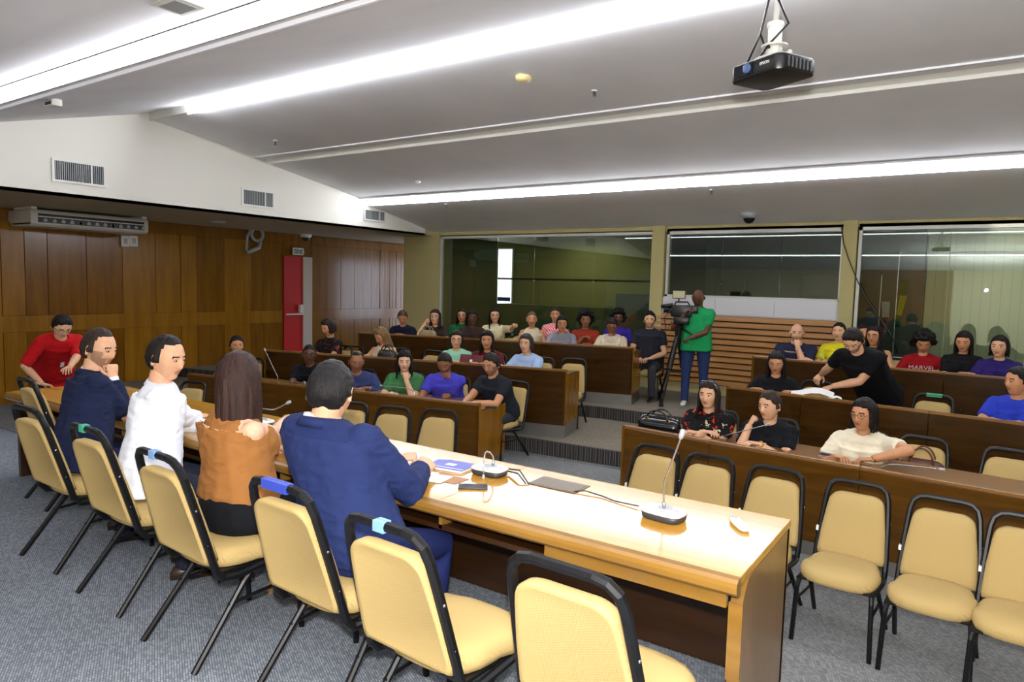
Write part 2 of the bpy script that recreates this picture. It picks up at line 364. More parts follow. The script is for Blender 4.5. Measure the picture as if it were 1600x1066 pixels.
# ---------------------------------------------------------------- back wall: pillars, glazing, booth rooms
def Xb(px): return atY(px, 450, YB).x
def Zb(px, py): return atY(px, py, YB).z
for a, b in ((633, 687), (1018, 1037), (1313, 1335)):
    S('wall_back_pillar', MB().box(Xb(a), Xb(b), YB-.06, YB+.3, 0, 3.3), m_olive)
S('wall_back_pillar', MB().box(1.55, 1.8, YB-.06, YB+.3, 0, 3.3), m_olive)
S('wall_back_sill', MB().box(Xb(687), Xb(1018), YB, YB+.14, 0, 1.0), m_olive)
S('wall_back_sill', MB().box(Xb(1335), 1.55, YB, YB+.14, 0, 1.17), m_olive)
S('wall_back_sill', MB().box(Xb(1037), Xb(1313), YB, YB+.14, 0, 1.72), m_olive)
S('wall_back', MB().box(1.8, XR, YB, YB+.14, 0, 3.3), m_olive)
S('trim_1', MB().box(Xb(1335), 1.55, YB-.04, YB, 1.12, 1.21), m_white)
def window(nm, x0, x1, z0, z1, fr, splits):
    y = YB+.03
    o = S(nm, MB().box(x0, x1, y-.03, y+.05, z1-fr, z1).box(x0, x1, y-.03, y+.05, z0, z0+fr*.5).box(x0, x0+.045, y-.03, y+.05, z0, z1).box(x1-.03, x1, y-.03, y+.05, z0, z1), m_alu)
    xs = [x0+.04]+splits+[x1-.03]
    for a, b in zip(xs[:-1], xs[1:]):
        MB().box(a+.004, b-.004, y, y+.008, z0+fr*.5, z1-fr).build('pane', m_glassw, o)
    return o
window('window_1', Xb(687), Xb(1018), 1.0, 3.21, .07, [Xb(775), Xb(832), Xb(925)])
window('window_2', Xb(1039), Xb(1313), 2.02, 3.235, .1, [Xb(1125), Xb(1217)])
window('window_3', Xb(1337), 1.55, 1.18, 3.24, .1, [Xb(1443), Xb(1480), .5])
o = S('wall_back_white_panel', MB().box(Xb(1037), Xb(1313), YB-.012, YB, 1.73, 2.03), mat('panel_white', (206, 206, 210), .6))
for a, b in ((1037, 1120), (1120, 1212), (1212, 1311)):
    MB().box(Xb(a)+.006, Xb(b)-.006, YB-.03, YB-.012, 1.75, 2.015).build('panel', mat('panel_white', (206, 206, 210), .6), o)
# horizontal timber slats under the booth window
zs0 = Zb(1060, 596)
o = S('wall_back_slats', MB().box(Xb(1020), Xb(1313), YB-.02, YB-.001, zs0, 1.73), m_deskd)
NS = 12; hh = (1.73-zs0)/NS
for i in range(NS):
    z = zs0+i*hh
    v = [(Xb(1019), YB-.02, z+.012), (Xb(1312), YB-.02, z+.012), (Xb(1312), YB-.075, z+.018), (Xb(1019), YB-.075, z+.018), (Xb(1019), YB-.02, z+hh-.004), (Xb(1312), YB-.02, z+hh-.004), (Xb(1312), YB-.045, z+hh-.008), (Xb(1019), YB-.045, z+hh-.008)]
    MB().add(v, [(3, 2, 1, 0), (4, 5, 6, 7), (0, 1, 5, 4), (1, 2, 6, 5), (2, 3, 7, 6), (3, 0, 4, 7)]).build('slat', wood('slat_wood', (140, 92, 24), (164, 112, 36), (.15, 1, 3), .4, .2, 6), o)
S('baseboard_back', MB().box(Xb(1020), Xb(1313), YB-.03, YB, .35, .42), m_olive)
# rooms behind the glass
YR = 13.9
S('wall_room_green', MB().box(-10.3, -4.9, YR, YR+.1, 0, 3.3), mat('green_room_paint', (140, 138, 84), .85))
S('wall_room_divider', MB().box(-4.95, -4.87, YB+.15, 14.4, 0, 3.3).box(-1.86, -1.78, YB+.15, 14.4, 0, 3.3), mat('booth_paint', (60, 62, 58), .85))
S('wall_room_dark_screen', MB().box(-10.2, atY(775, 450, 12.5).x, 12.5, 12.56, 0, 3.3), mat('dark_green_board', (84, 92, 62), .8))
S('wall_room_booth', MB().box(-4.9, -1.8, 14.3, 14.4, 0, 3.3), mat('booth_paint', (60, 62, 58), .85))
p0, p1 = atY(776, 390, YR-.05), atY(798, 478, YR-.05)
o = S('window_5', MB().box(p0.x-.03, p1.x+.03, YR-.05, YR-.01, p1.z-.03, p0.z+.03), m_alu)
MB().box(p0.x, p1.x, YR-.07, YR-.05, p1.z, p0.z).build('pane', m_day, o)
q0, q1 = atY(778, 464, YR-.1), atY(797, 471, YR-.1)
MB().box(q0.x, q1.x, YR-.12, YR-.09, q1.z, q0.z).build('wall_sign', mat('sign_blue', (20, 50, 150), .5), None, label='small dark blue sign on the bright pane behind the wide glass window', cat='sign')
q0, q1 = atY(776, 436, 12.7), atY(1018, 441, 12.7)
S('reflected_bar', MB().box(q0.x, q1.x+.5, 12.7, 12.74, q1.z-.01, q1.z+.03), m_dark)  # dark bar built in place of a line reflected in the glass
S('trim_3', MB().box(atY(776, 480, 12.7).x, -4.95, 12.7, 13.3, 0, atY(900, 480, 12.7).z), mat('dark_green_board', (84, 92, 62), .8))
q0, q1 = atY(962, 459, 13.2), atY(1016, 484, 13.2)
MB().box(q0.x, q1.x, 13.2, 13.6, q1.z-.6, q0.z).build('cabinet', mat('cabinet_grey', (84, 88, 90), .6), None, bevel=.01, label='dark grey cabinet seen through the right end of the wide window', cat='cabinet')
# booth contents
for (a, b, c, d_), lb in (((1118, 437, 1163, 466), 'small black monitor in the booth behind the middle window'), ((1250, 428, 1310, 470), 'large black monitor at the right end of the dark booth')):
    q0, q1 = atY(a, b, 13.2), atY(c, d_, 13.2); r = empty('monitor', ((q0.x+q1.x)/2, 13.2, q1.z-.08), label=lb, cat='monitor', )
    hw = (q1.x-q0.x)/2; h_ = q0.z-q1.z
    MB().box(-hw, hw, 0, .05, .08, .08+h_).build('casing', m_dark, r, bevel=.006); MB().box(-hw+.02, hw-.02, -.004, 0, .1, .06+h_).build('screen', mat('screen_off', (8, 10, 12), .15), r)
    MB().box(-.03, .03, .01, .04, 0, .1).box(-.12, .12, -.06, .1, 0, .012).build('stand', m_dark, r)
zsh = atY(1163, 467, 12.6).z
o = MB().box(-4.8, -1.95, 12.35, 13.4, zsh-.06, zsh-.02).build('booth_desk', m_dgrey, None, label='long dark equipment counter inside the booth behind the middle window', cat='desk')
for px in (1151, 1196):
    q = atY(px, 463, 12.5); r = MB().box(q.x-.1, q.x+.1, 12.45, 12.6, zsh-.02, zsh+.05).build('device', m_dark, None, bevel=.006, label='small black device with a white label on the booth counter, %s' % ('below the small monitor' if px < 1160 else 'between the two monitors'), cat='device')
    MB().box(q.x-.05, q.x+.07, 12.443, 12.449, zsh-.005, zsh+.03).build('label_plate', m_paper, r)
# right room: added board, slats and flags stand in for the reflected front wall
S('wall_room_right', MB().box(-1.8, XR, 14.4, 14.5, 0, 3.3), mat('right_room_paint', (120, 118, 100), .8))
q = atY(1443, 450, 12.6)
S('wall_room_reflected_board', MB().box(-1.78, q.x, 12.9, 12.96, 0, 3.3), mat('dark_board', (38, 36, 32), .4))
bl = empty('reflected_wall_slats', (1.0, 12.6, 0), label='pale beige slats standing in for the reflected wall in the right window', cat='reflection stand-in')
m_reflected = mat('reflected_wall_tone', (186, 184, 160), .8)
x = q.x+.03; k = 0
while x < 3.4:
    MB().box(x-1.0, x-1.0+.118, -.004+.012*(k % 2), .004+.012*(k % 2), .9, 3.1).build('slat', m_reflected, bl); x += .121; k += 1
MB().box(q.x-1.0, 2.5, -.02, .05, 3.1, 3.2).build('head_rail', m_alu, bl)
def flag(px, y0, y1, cols, lb):
    a, b = atY(px, y0, 12.5), atY(px, y1, 12.5); r = empty('flag', (a.x, 12.5, .35), label=lb, cat='flag')
    MB().tube([(0, 0, 0), (0, 0, a.z-.35)], .012).lathe([(.001, 0), (.02, .02), (.001, .06)], (0, 0, a.z-.35)).lathe([(.12, 0), (.12, .02), (.02, .04)], (0, 0, 0)).build('pole', m_silver, r)
    g = MB(); hz = a.z-.4-.35; n = 10
    top = []; 
    for i in range(n+1):
        for j in range(13):
            t = j/12; yy = .03*math.sin(i*1.7+t*2)*(.4+t); xx = .02+.12*i/n*(1-.5*t)+.02*math.sin(t*5)
            top.append((xx, yy, hz-.02-t*.75))
    fs = []; ms = []
    for i in range(n):
        for j in range(12): fs.append((i*13+j, i*13+j+1, (i+1)*13+j+1, (i+1)*13+j)); ms.append(0 if not (3 < j < 9) else 1)
    g.add(top, fs); g.m = ms; f_ = g.build('cloth', cols, r, sm=True); f_.modifiers.new('s', 'SOLIDIFY').thickness = .004
flag(1378, 430, 500, [mat('flag_white', (150, 150, 156), .7), mat('flag_red', (110, 40, 36), .7)], 'limp pale flag with a red band on a pole, standing in for its window reflection')
flag(1406, 395, 490, [mat('flag_green', (20, 90, 52), .7), mat('flag_yellow', (170, 160, 30), .7)], 'limp green flag with a yellow field on a pole, standing in for its window reflection')
def room_fill(x, y, e, c=(1, .95, .8), sz=1.2, z=3.2):  # added fill light for the rooms behind the glass, no fitting seen there
    l = bpy.data.lights.new('room_fill', 'AREA'); l.size = sz; l.energy = e; l.color = c
    o = bpy.data.objects.new('room_fill', l); COL.objects.link(o); o.location = (x, y, z)
room_fill(-7.3, 13.0, 12); room_fill(-3.3, 13.4, 1.5); room_fill(.6, 12.25, 8)
# cable running down the pillar beside the middle window
pp = [atY(x, y, YB-.08) for x, y in ((1315, 356), (1318, 380), (1326, 405), (1338, 435), (1352, 465), (1380, 505), (1396, 530), (1403, 552))]
MB().tube(pp, .009, 6).build('cable', m_dark, None, sm=True, label='thin black cable hanging across the pillar and the right window', cat='cable')

# ---------------------------------------------------------------- things on the bulkhead, soffit and left wall
def vent(px0, py0, px1, py1, nsl, lb):
    a = atX(px0, py0, XK); b = atX(px1, py1, XK); z0 = atX(px0, py1-(7 if px0 < 100 else 4), XK).z
    y0, y1, z1 = a.y, b.y, a.z; cy = (y0+y1)/2; cz = z0; H_ = z1-z0; W = (y1-y0)/2
    r = empty('air_vent', (XK, cy, cz), label=lb, cat='vent', )
    MB().box(0, .02, -W, W, 0, .03).box(0, .02, -W, W, H_-.03, H_).box(0, .02, -W, -W+.03, .03, H_-.03).box(0, .02, W-.03, W, .03, H_-.03).box(0, .015, W*.45-.01, W*.45+.01, .03, H_-.03).build('frame', m_white, r)
    MB().box(0, .003, -W+.03, W-.03, .03, H_-.03).build('backing', m_dgrey, r)
    for i in range(nsl):
        yy = -W+.045+(2*W-.09)*i/(nsl-1)
        if abs(yy-W*.45) < .012: continue
        MB().box(.004, .016, yy-.004, yy+.004, .03, H_-.03).build('slat', m_grey, r)
vent(80, 246, 165, 290, 24, 'largest white air grille on the bulkhead, above the air conditioner')
vent(377, 293, 428, 325, 18, 'middle white air grille on the bulkhead')
vent(568, 325, 602, 348, 14, 'small cream air grille at the far end of the bulkhead')
# air conditioner
XA = -12.35; A0 = atX(48, 340, XA); A1 = atX(232, 350, XA)
r = empty('air_conditioner', (XA, A0.y, 2.9), label='long white ceiling air conditioner hung under the soffit at the left', cat='air conditioner')
Lg = A1.y-A0.y
prof = [(0, .04), (.0, .22), (-.03, .26), (-.83, .26), (-.85, .1), (-.7, .0), (-.06, .0)]
v = [(x, yy, z) for yy in (0, Lg) for x, z in prof]; n = len(prof)
MB().add(v, [tuple(range(n)), tuple(range(2*n-1, n-1, -1))]+[(i, i+n, (i+1) % n+n, (i+1) % n) for i in range(n)]).build('casing', mat('ac_white', (198, 196, 190), .5), r, bevel=.012)
MB().box(.001, .008, .1, Lg-.08, .06, .2).build('outlet', m_dark, r)
MB().box(.008, .02, .1, Lg-.08, .145, .16).build('louvre', m_white, r)
for g in range(3):
    for i in range(5):
        yy = .2+g*(Lg-.3)/3+i*.13
        MB().prism([(yy-.028, .075), (yy+.028, .075), (yy+.028, .11), (yy, .135), (yy-.028, .11)], .008, .016, M=Matrix(((0, 0, 1, 0), (1, 0, 0, 0), (0, 1, 0, 0), (0, 0, 0, 1)))).build('vane', m_grey, r)
MB().box(-.66, -.02, .02, .1, .26, .3).box(-.66, -.02, Lg-.1, Lg-.02, .26, .3).build('bracket', m_white, r)
MB().box(-.68, -.02, .0, .004, .03, .05).build('seam', m_dgrey, r)
for px, lb in ((195, 'left one of two white switch boxes on the wood wall below the air conditioner'), (208, 'right one of two white switch boxes on the wood wall below the air conditioner')):
    q = atX(px, 377, XL+.02); b = MB().box(0, .03, -.075, .075, -.1, .1).build('switch_box', m_white, None, bevel=.008, label=lb, cat='switch', group='switch boxes under the air conditioner'); b.location = q
    MB().box(.03, .04, -.03, .03, -.05, .05).build('rocker', m_grey, b)
# cable coil with bracket on the wood wall
q = atX(392, 370, XL+.03); s_ = .022
r = empty('wall_bracket', q, label='white ring shaped bracket with an arm on the wood wall', cat='bracket')
MB().tube([(0.05, .12+.14*math.cos(a*PI/8), .06+.14*math.sin(a*PI/8)) for a in range(16)], .035, 8, closed=True).build('ring', m_grey, r, sm=True)
MB().tube([(.05, .2, -.08), (.05, .16, -.22), (.05, -.02, -.3), (.05, -.12, -.36)], .045, 8).tube([(.04, 0, .2), (.04, -.12, .0), (.04, -.14, -.3)], .03).build('arm', m_grey, r, sm=True)
# exit sign
q0, q1 = atX(458, 387, XL+.06), atX(474, 399, XL+.06)
r = empty('exit_sign', ((XL+.05), (q0.y+q1.y)/2, q1.z), label='small green exit sign above the red door', cat='sign'); W = (q1.y-q0.y)/2; H_ = q0.z-q1.z
MB().box(-.02, .02, -W, W, 0, H_).build('housing', m_white, r); MB().box(.02, .024, -W+.03, W-.03, .03, H_-.03).build('panel', mat('exit_green', (10, 92, 74), .4), r)
def text(s, name, size, m, parent, loc, rot, ext=.002, **k):
    c = bpy.data.curves.new(name, 'FONT'); c.body = s; c.size = size; c.extrude = ext; c.align_x = 'CENTER'; c.align_y = 'CENTER'
    o = bpy.data.objects.new(name, c); COL.objects.link(o); o.data.materials.append(m); o.parent = parent; o.location = loc; o.rotation_euler = rot
    dg = bpy.context.evaluated_depsgraph_get(); me = bpy.data.meshes.new_from_object(o.evaluated_get(dg)); me.name = name
    o2 = bpy.data.objects.new(name, me); COL.objects.link(o2); o2.parent = parent; o2.location = loc; o2.rotation_euler = rot
    if not me.materials: me.materials.append(m)
    bpy.data.objects.remove(o); return tag(o2, **k)
text('SAÍDA', 'lettering', .12, m_white, r, (.026, 0, H_/2), (PI/2, 0, PI/2))
def on_ceiling(px, py):
    """where a sight line meets the slanted ceiling panels"""
    d = ray(px, py)
    for y0, y1, z0, z1, k in PAN:
        s = (z1-z0)/(y1-y0); t = (z0-s*y0-EYE)/(d[2]-s*d[1]); p = CAM+d*t
        if t > 0 and y0-.05 <= p[1] <= y1+.05: return Vector(p)
    return Vector(p)
def dome(px, py, r_, h, m, nm, lb, cat, soff=False, dark=None, group=None):
    p = atz(px, py, 3.2) if soff else on_ceiling(px, py); p.z += .004
    o = empty(nm, p, label=lb, cat=cat, group=group)
    MB().lathe([(.001, .0), (r_, 0), (r_, -h*.45), (r_*.8, -h*.8), (r_*.5, -h), (.001, -h)]).build('body', m, o, sm=True)
    if dark: MB().ell((0, 0, -h*.8), (r_*.72, r_*.72, r_*.7)).build('lens', dark, o, sm=True)
    return o
m_cream = mat('cream_plastic', (226, 208, 150), .5)
dome(818, 120, .085, .06, m_cream, 'smoke_detector', 'round cream smoke detector on the ceiling left of the projector', 'smoke detector')
dome(1171, 333, .13, .1, m_grey, 'security_camera', 'dark dome camera on the rear ceiling above the middle window', 'camera', dark=m_dark)
dome(478, 366, .13, .1, m_white, 'security_camera', 'white dome camera under the soffit near the exit sign', 'camera', True, m_dgrey)
dome(341, 346, .13, .05, m_grey, 'downlight', 'small round grey fitting on the soffit above the wood wall', 'light fitting', True)
dome(653, 283, .05, .04, m_white, 'smoke_detector', 'tiny white detector on the ceiling above the far grille', 'smoke detector')
def sprinkler(px, py, lb):
    p = on_ceiling(px, py); o = empty('sprinkler', p, label=lb, cat='sprinkler')
    MB().lathe([(.001, .004), (.035, .004), (.035, -.008), (.001, -.008)]).build('rosette', m_white, o, sm=True)
    MB().tube([(0, 0, 0), (0, 0, -.05)], .008).lathe([(.001, 0), (.022, 0), (.022, .004), (.001, .004)], (0, 0, -.06)).tube([(.014, 0, -.02), (.014, 0, -.06)], .003).tube([(-.014, 0, -.02), (-.014, 0, -.06)], .003).build('nozzle', m_dgrey, o)
sprinkler(929, 142, 'small dark sprinkler on the ceiling between detector and projector')
sprinkler(430, 220, 'small dark sprinkler on the ceiling above the middle grille')
sprinkler(697, 319, 'tiny sprinkler on the rear ceiling above the wide window')
sprinkler(1112, 297, 'tiny sprinkler on the rear ceiling above the middle window')
p = on_ceiling(83, 156); o = empty('motion_sensor', p, label='white box sensor on the ceiling near the left cove light', cat='sensor')
MB().box(-.09, .09, -.05, .05, -.07, 0).build('body', m_white, o, bevel=.01); MB().box(-.05, .07, -.055, -.05, -.06, -.03).build('window_slot', m_dgrey, o)
p = on_ceiling(278, 3); o = empty('ceiling_speaker', p, label='flat square white fitting cut by the top edge of the picture', cat='light fitting')
MB().box(-.13, .13, -.11, .11, -.03, 0).build('frame', m_white, o, bevel=.008); MB().box(-.09, .09, -.07, .07, -.034, -.03).build('grille', m_grey, o)

# ---------------------------------------------------------------- projector
pc = atline(1208, 112, (-5, 3.75), (5, 3.75)); pz = pc.z
pr_ = empty('projector', (pc.x, pc.y, pz), rz=-.5, label='black projector hanging from the ceiling on a grey pole', cat='projector')
MB().prism([(-.17, -.11), (-.14, -.14), (.14, -.14), (.17, -.11), (.17, .1), (.14, .13), (-.14, .13), (-.17, .1)], -.045, .035).build('body', m_dark, pr_, bevel=.012)
MB().box(-.15, .15, -.12, .11, .035, .045).build('top_cover', m_grey, pr_, bevel=.004)
MB().box(-.12, .0, -.147, -.139, -.03, .028).build('lens_window', mat('lens_glass', (20, 24, 34), .08), pr_)
MB().lathe([(.001, 0), (.024, 0), (.024, .012), (.018, .014), (.001, .006)], (-.03, -.145, 0), M=Matrix.Rotation(PI/2, 4, 'X')).build('lens', mat('lens_blue', (70, 90, 130), .1), pr_, sm=True)
text('EPSON', 'lettering', .02, m_white, pr_, (.075, -.1425, .002), (PI/2, 0, 0), .001)
for i in range(7): MB().box(.171, .176, -.09+i*.026, -.078+i*.026, -.03, .02).build('vent_slot', m_dgrey, pr_)
MB().lathe([(.001, .05), (.1, .05), (.1, .06), (.001, .06)]).tube([(-.09, .04, .05), (.14, -.04, .055)], .012).tube([(-.1, -.06, .05), (.1, .08, .055)], .01).tube([(0, 0, .06), (0, 0, .12)], .04, 10).lathe([(.065, .12), (.065, .13), (.001, .13)]).build('mount', m_alu, pr_, bevel=.002)
MB().lathe([(.001, .12), (.035, .12), (.035, .215), (.042, .22), (.042, .24), (.001, .24)]).build('collar', m_white, pr_)
zc = on_ceiling(1213, -60).z-pz
MB().tube([(0, 0, .2), (0, 0, zc+.15)], .014, 10).build('pole', m_alu, pr_)
MB().tube([(0.012, -.01, .52), (-.03, -.02, .38), (-.07, -.03, .2), (-.15, -.04, .06)], .006, 6).tube([(0, -.015, .52), (.03, -.03, .35), (.11, -.03, .2), (.02, -.05, .13), (-.07, -.05, .06)], .006, 6).tube([(-.07, -.03, .2), (-.03, -.04, .13), (.01, -.045, .11)], .006).tube([(.02, 0, .52), (.02, 0, zc+.1)], .008).build('cable', m_dark, pr_, sm=True)

# ---------------------------------------------------------------- chairs
def qarc(c, a, b, n=6): return [Vector(c)+Vector(a)*math.sin(t*PI/2/n)+Vector(b)*math.cos(t*PI/2/n) for t in range(n+1)]
def make_chair():
    r = empty('banquet_chair', group='banquet chairs with beige pads', cat='chair', label='x')
    f = MB()
    side = [(.205, .2, .39), (.21, .05, .378), (.212, -.1, .365), (.212, -.165, .372), (.21, -.198, .41), (.208, -.222, .49), (.2, -.262, .63), (.19, -.302, .77), (.183, -.322, .84), (.17, -.336, .885), (.14, -.345, .912), (.10, -.348, .92)]
    pts = side+[(-x, y, z) for x, y, z in side[::-1]]
    f.tube(pts, .0162, 8, sq=True, up=(1, 0, 0)); f.build('frame', m_blk, r, sm=False, bevel=0)
    # padded back: rounded trapezoid, narrower at the top
    def outline(sx, n=10):
        pl = []
        for i in range(n+1): a = PI/2*i/n; pl.append((.085+.082*math.cos(a), .785+.065*math.sin(a)))
        pl = [(.198, .445), (.203, .475), (.19, .63), (.172, .765)]+pl[1:]
        return pl+[(-x, z) for x, z in pl[::-1]]
    pl = outline(1); rr = []
    def yb(z): return -.2-(z-.42)*.285
    for d, k in ((-.026, .9), (-.032, .97), (-.02, 1.0), (.016, 1.0), (.034, .96), (.044, .82), (.048, .5)):
        rr.append([Vector((x*k, yb(.64+(z-.64)*k)+d, .64+(z-.64)*k)) for x, z in pl])
    MB().rings(rr).build('backrest', m_fab, r, sm=True)
    # seat cushion
    rr = []
    def so(k):
        o_ = []
        for i in range(28):
            a = 2*PI*i/28; c, s = math.cos(a), math.sin(a); e = (abs(c)**3.2+abs(s)**3.2)**(-1/3.2)
            wx = .225 if s > 0 else .205
            o_.append((c*e*wx*k, .015+s*e*.215*k))
        return o_
    for z, k in ((.398, .93), (.403, .98), (.425, 1.01), (.448, 1.0), (.467, .95), (.48, .84), (.486, .6), (.488, .3)):
        rr.append([Vector((x, y, z-(.012 if y > .15 else 0))) for x, y in so(k)])
    MB().rings(rr).build('seat', m_fab, r, sm=True)
    MB().box(-.2, .2, -.17, .2, .385, .398).build('seat_pan', m_dark, r)
    for s in (-1, 1):
        MB().tube([(s*.2, .12, .387), (s*.205, .19, .38), (s*.21, .212, .345), (s*.222, .235, 0)], .0135, 8, sq=True).build('leg', m_blk, r)
        MB().tube([(s*.195, .05, .383), (s*.198, -.01, .368), (s*.2, -.06, .32), (s*.22, -.31, 0)], .0135, 8, sq=True).build('leg', m_blk, r)
        MB().tube([(s*.205, -.14, .24), (s*.211, .215, .26)], .009, 6).build('stretcher', m_blk, r)
        for q_ in ((s*.218, -.24, .54), (s*.211, -.285, .70)): MB().ell(q_, (.004, .005, .005), nu=8, nv=6).build('screw', m_silver, r)
    return r
chair0 = make_chair(); _used = []
def chair(x, y, z, rz, label, group, tagcol=None, sticker=None, sc=1.0):
    c = chair0 if not _used else copy_tree(chair0.__class__ and _used[0])
    if _used:                                   # drop extras copied from the first chair
        for ch in list(c.children):
            if ch.name.split('.')[0] in ('tag', 'sticker'): bpy.data.objects.remove(ch)
    _used.append(c)
    c.location = (x, y, z); c.scale = (sc, sc, sc); c.rotation_euler = (0, 0, rz); tag(c, label, 'chair', group)
    if tagcol: hw_ = .075 if tagcol in (m_tblue,) or sticker == 'wide' else .024; MB().box(-hw_, hw_, -.366, -.332, .902, .937).build('tag', tagcol, c, label='coloured sticker on the top bar')
    if sticker: MB().box(.207, .21+.012, -.262, -.225, .58, .61).build('sticker', m_paper, c, label='small white inventory sticker')
    return c
m_tgreen = mat('tag_green', (60, 170, 130), .5); m_tblue = mat('tag_blue', (50, 70, 170), .5); m_tlab = mat('tag_label', (120, 160, 210), .5)
G1 = 'chairs at the head table'
DZ = .38
chair(-4.72, 2.14, DZ, .0, 'beige chair holding the far navy suited man at the head table', G1, sc=1.07)
chair(-5.95, 2.62, DZ, -.1, 'empty beige chair at the far left end behind the head table', G1, sc=1.07)
chair(-5.45, 2.8, DZ, -.12, 'empty beige chair hidden beside the far navy suited man', G1, sc=1.07)
chair(-3.88, 2.10, DZ, -.02, 'beige chair with a green tag under the man in the white shirt', G1, m_tgreen, sc=1.07)
chair(-3.07, 2.04, DZ, -.04, 'beige chair under the long haired woman in the brown top', G1, m_tlab, sc=1.07)
chair(-2.25, 2.08, DZ, -.03, 'beige chair with a blue tag behind the near navy suited man', G1, m_tblue, sc=1.07)
chair(-1.60, 2.01, DZ, -.05, 'empty beige chair with a pale label, right of the near suited man', G1, m_tlab, sc=1.07)
chair(-.95, 2.08, DZ, -.04, 'empty beige chair nearest the camera at the end of the head table', G1, sc=1.07)
G2 = 'empty chairs in front of the right front desks'
rb = .12
for i, (px, py, lb) in enumerate(((1025, 698, 'empty beige chair at the left end in front of the right front desk'), (1107, 713, 'second empty beige chair from the left before the right front desk'), (1210, 732, 'empty beige chair just behind the end corner of the head table'), (1337, 754, 'empty beige chair with full seat showing, first right of the head table'), (1472, 780, 'empty beige chair, second right of the head table'), (1604, 808, 'empty beige chair cut by the right edge of the picture'))):
    p = atz(px, py, .92); u = Vector((math.sin(rb*0-.06), -math.cos(-.06), 0))
    chair(p.x, p.y-.345, 0, PI-.06, lb, G2, None, True)
G3 = 'empty chairs in front of the left front desk'
for px, py, lb in ((688, 642, 'empty beige chair at the right end in front of the left front desk'), (616, 637, 'empty beige chair in front of the woman in green'), (551, 630, 'empty beige chair beside the head of the near suited man, before the left desk'), (303, 598, 'empty beige chair seen between the white shirted man and the long haired woman')):
    p = atz(px, py, .92); chair(p.x+.09, p.y-.33, 0, PI+.26, lb, G3)

# ---------------------------------------------------------------- audience desks
def desk(p0, p1, floor, h, label, ends=(0, 0), depth=.7, cap=True, skirt=.17, slot=0, wt=.1):
    """front line p0-p1 (left to right seen from the head table), sitters on the far side"""
    a = Vector((p0[0], p0[1], floor)); b = Vector((p1[0], p1[1], floor)); u = b-a; Lg = u.length; ang = math.atan2(u.y, u.x)
    r = empty('audience_desk', a, ang, label=label, cat='desk', group='dark veneer audience desks')
    MB().box(.002, Lg-.002, 0, .028, skirt, h-.028).build('front_panel', m_deskd if slot else m_desk, r, bevel=.003, seg=1)
    MB().box(.002, Lg-.002, .0, .05, h-.028, h).build('cap_rail', m_cap, r, bevel=.004, seg=1)
    MB().box(.01, Lg-.01, .015, .03, 0.001, skirt).build('skirt', m_steel, r)
    MB().box(.002, Lg-.002, .03, depth, h-wt-.03, h-wt).build('worktop', m_cap, r, bevel=.004, seg=1)
    for s, x0 in ((0, 0), (1, Lg-.035)):
        if ends[s]:
            e = MB(); z1 = h-.03
            e.prism([(.0, skirt), (depth, skirt), (depth, h-wt), (.06, h-wt), (.03, h), (.0, h)], x0, x0+.035, M=Matrix(((0, 0, 1, 0), (1, 0, 0, 0), (0, 1, 0, 0), (0, 0, 0, 1))))
            e.build('end_panel', m_deskend, r, bevel=.003, seg=1)
            MB().box(x0+.004, x0+.031, .012, depth-.01, 0.001, skirt).build('end_skirt', m_steel, r)
        else: MB().box(x0+.0, x0+.02, .05, depth-.05, .1, h-wt-.03).build('support', m_deskd, r)
    return r
def D(px, py, z): p = atz(px, py, z); return (p.x, p.y)
def lerp(a, b, t): return (a[0]+(b[0]-a[0])*t, a[1]+(b[1]-a[1])*t)
def row(a, b, cuts, floor, h, labels, e0, e1, **k):
    ts = [0]+cuts+[1]
    for i in range(len(ts)-1):
        desk(lerp(a, b, ts[i]), lerp(a, b, ts[i+1]), floor, h, labels[i], (e0 and i == 0, e1 and i == len(ts)-2), **k)
h0, h1 = .82, .91
L0a, L0b = D(292, 583, h0), D(749, 631, h0)
L1a, L1b = D(413, 546, .18+h1), D(885, 578, .18+h1)
L2a, L2b = D(559, 519, .35+h1), D(990, 543, .35+h1)
R0a, R0b = D(972, 664, h0), D(1600, 774, h0); R0b = lerp(R0a, R0b, 1.5)
R1a, R1b = D(1135, 603, .18+h1), D(1600, 661, .18+h1); R1b = lerp(R1a, R1b, 1.6)
R2a, R2b = D(1175, 556, .35+h1), D(1600, 592, .35+h1); R2b = lerp(R2a, R2b, 1.5)
row(L0a, L0b, [.36, .7], 0, h0, ['left front audience desk, far section by the wood wall', 'left front audience desk, middle section in front of the man in blue', 'left front audience desk, right section ending at the aisle'], 1, 1, skirt=.1, depth=.72, wt=.09)
row(L1a, L1b, [.33, .66], .18, h1, ['second row left desk, far section in front of the red door', 'second row left desk, middle section with the black bag', 'second row left desk, right section with steel skirt at the aisle'], 1, 1, wt=.09, slot=1)
row(L2a, L2b, [.35, .7], .35, h1, ['third row left desk, far section by the pillar', 'third row left desk, middle section', 'third row left desk, right section with steel skirt at the aisle'], 1, 1, wt=.09, slot=1)
row(R0a, R0b, [.19, .45, .75], 0, h0, ['right front desk section with the black handbag, at the aisle', 'right front desk section before the women in black and white', 'right front desk section under the bent microphone', 'right front desk section at the right edge'], 1, 0, skirt=.12, wt=.05)
row(R1a, R1b, [.19, .46, .75], .18, h1, ['second row right desk, aisle section', 'second row right desk section under the spread paper', 'second row right desk section in front of the woman in bright blue', 'second row right desk, outermost section'], 1, 0, slot=1)
row(R2a, R2b, [.5, .8], .35, h1, ['third row right desk, aisle section with the bald man', 'third row right desk section before the woman in purple', 'third row right desk, outermost section'], 1, 0, slot=1)

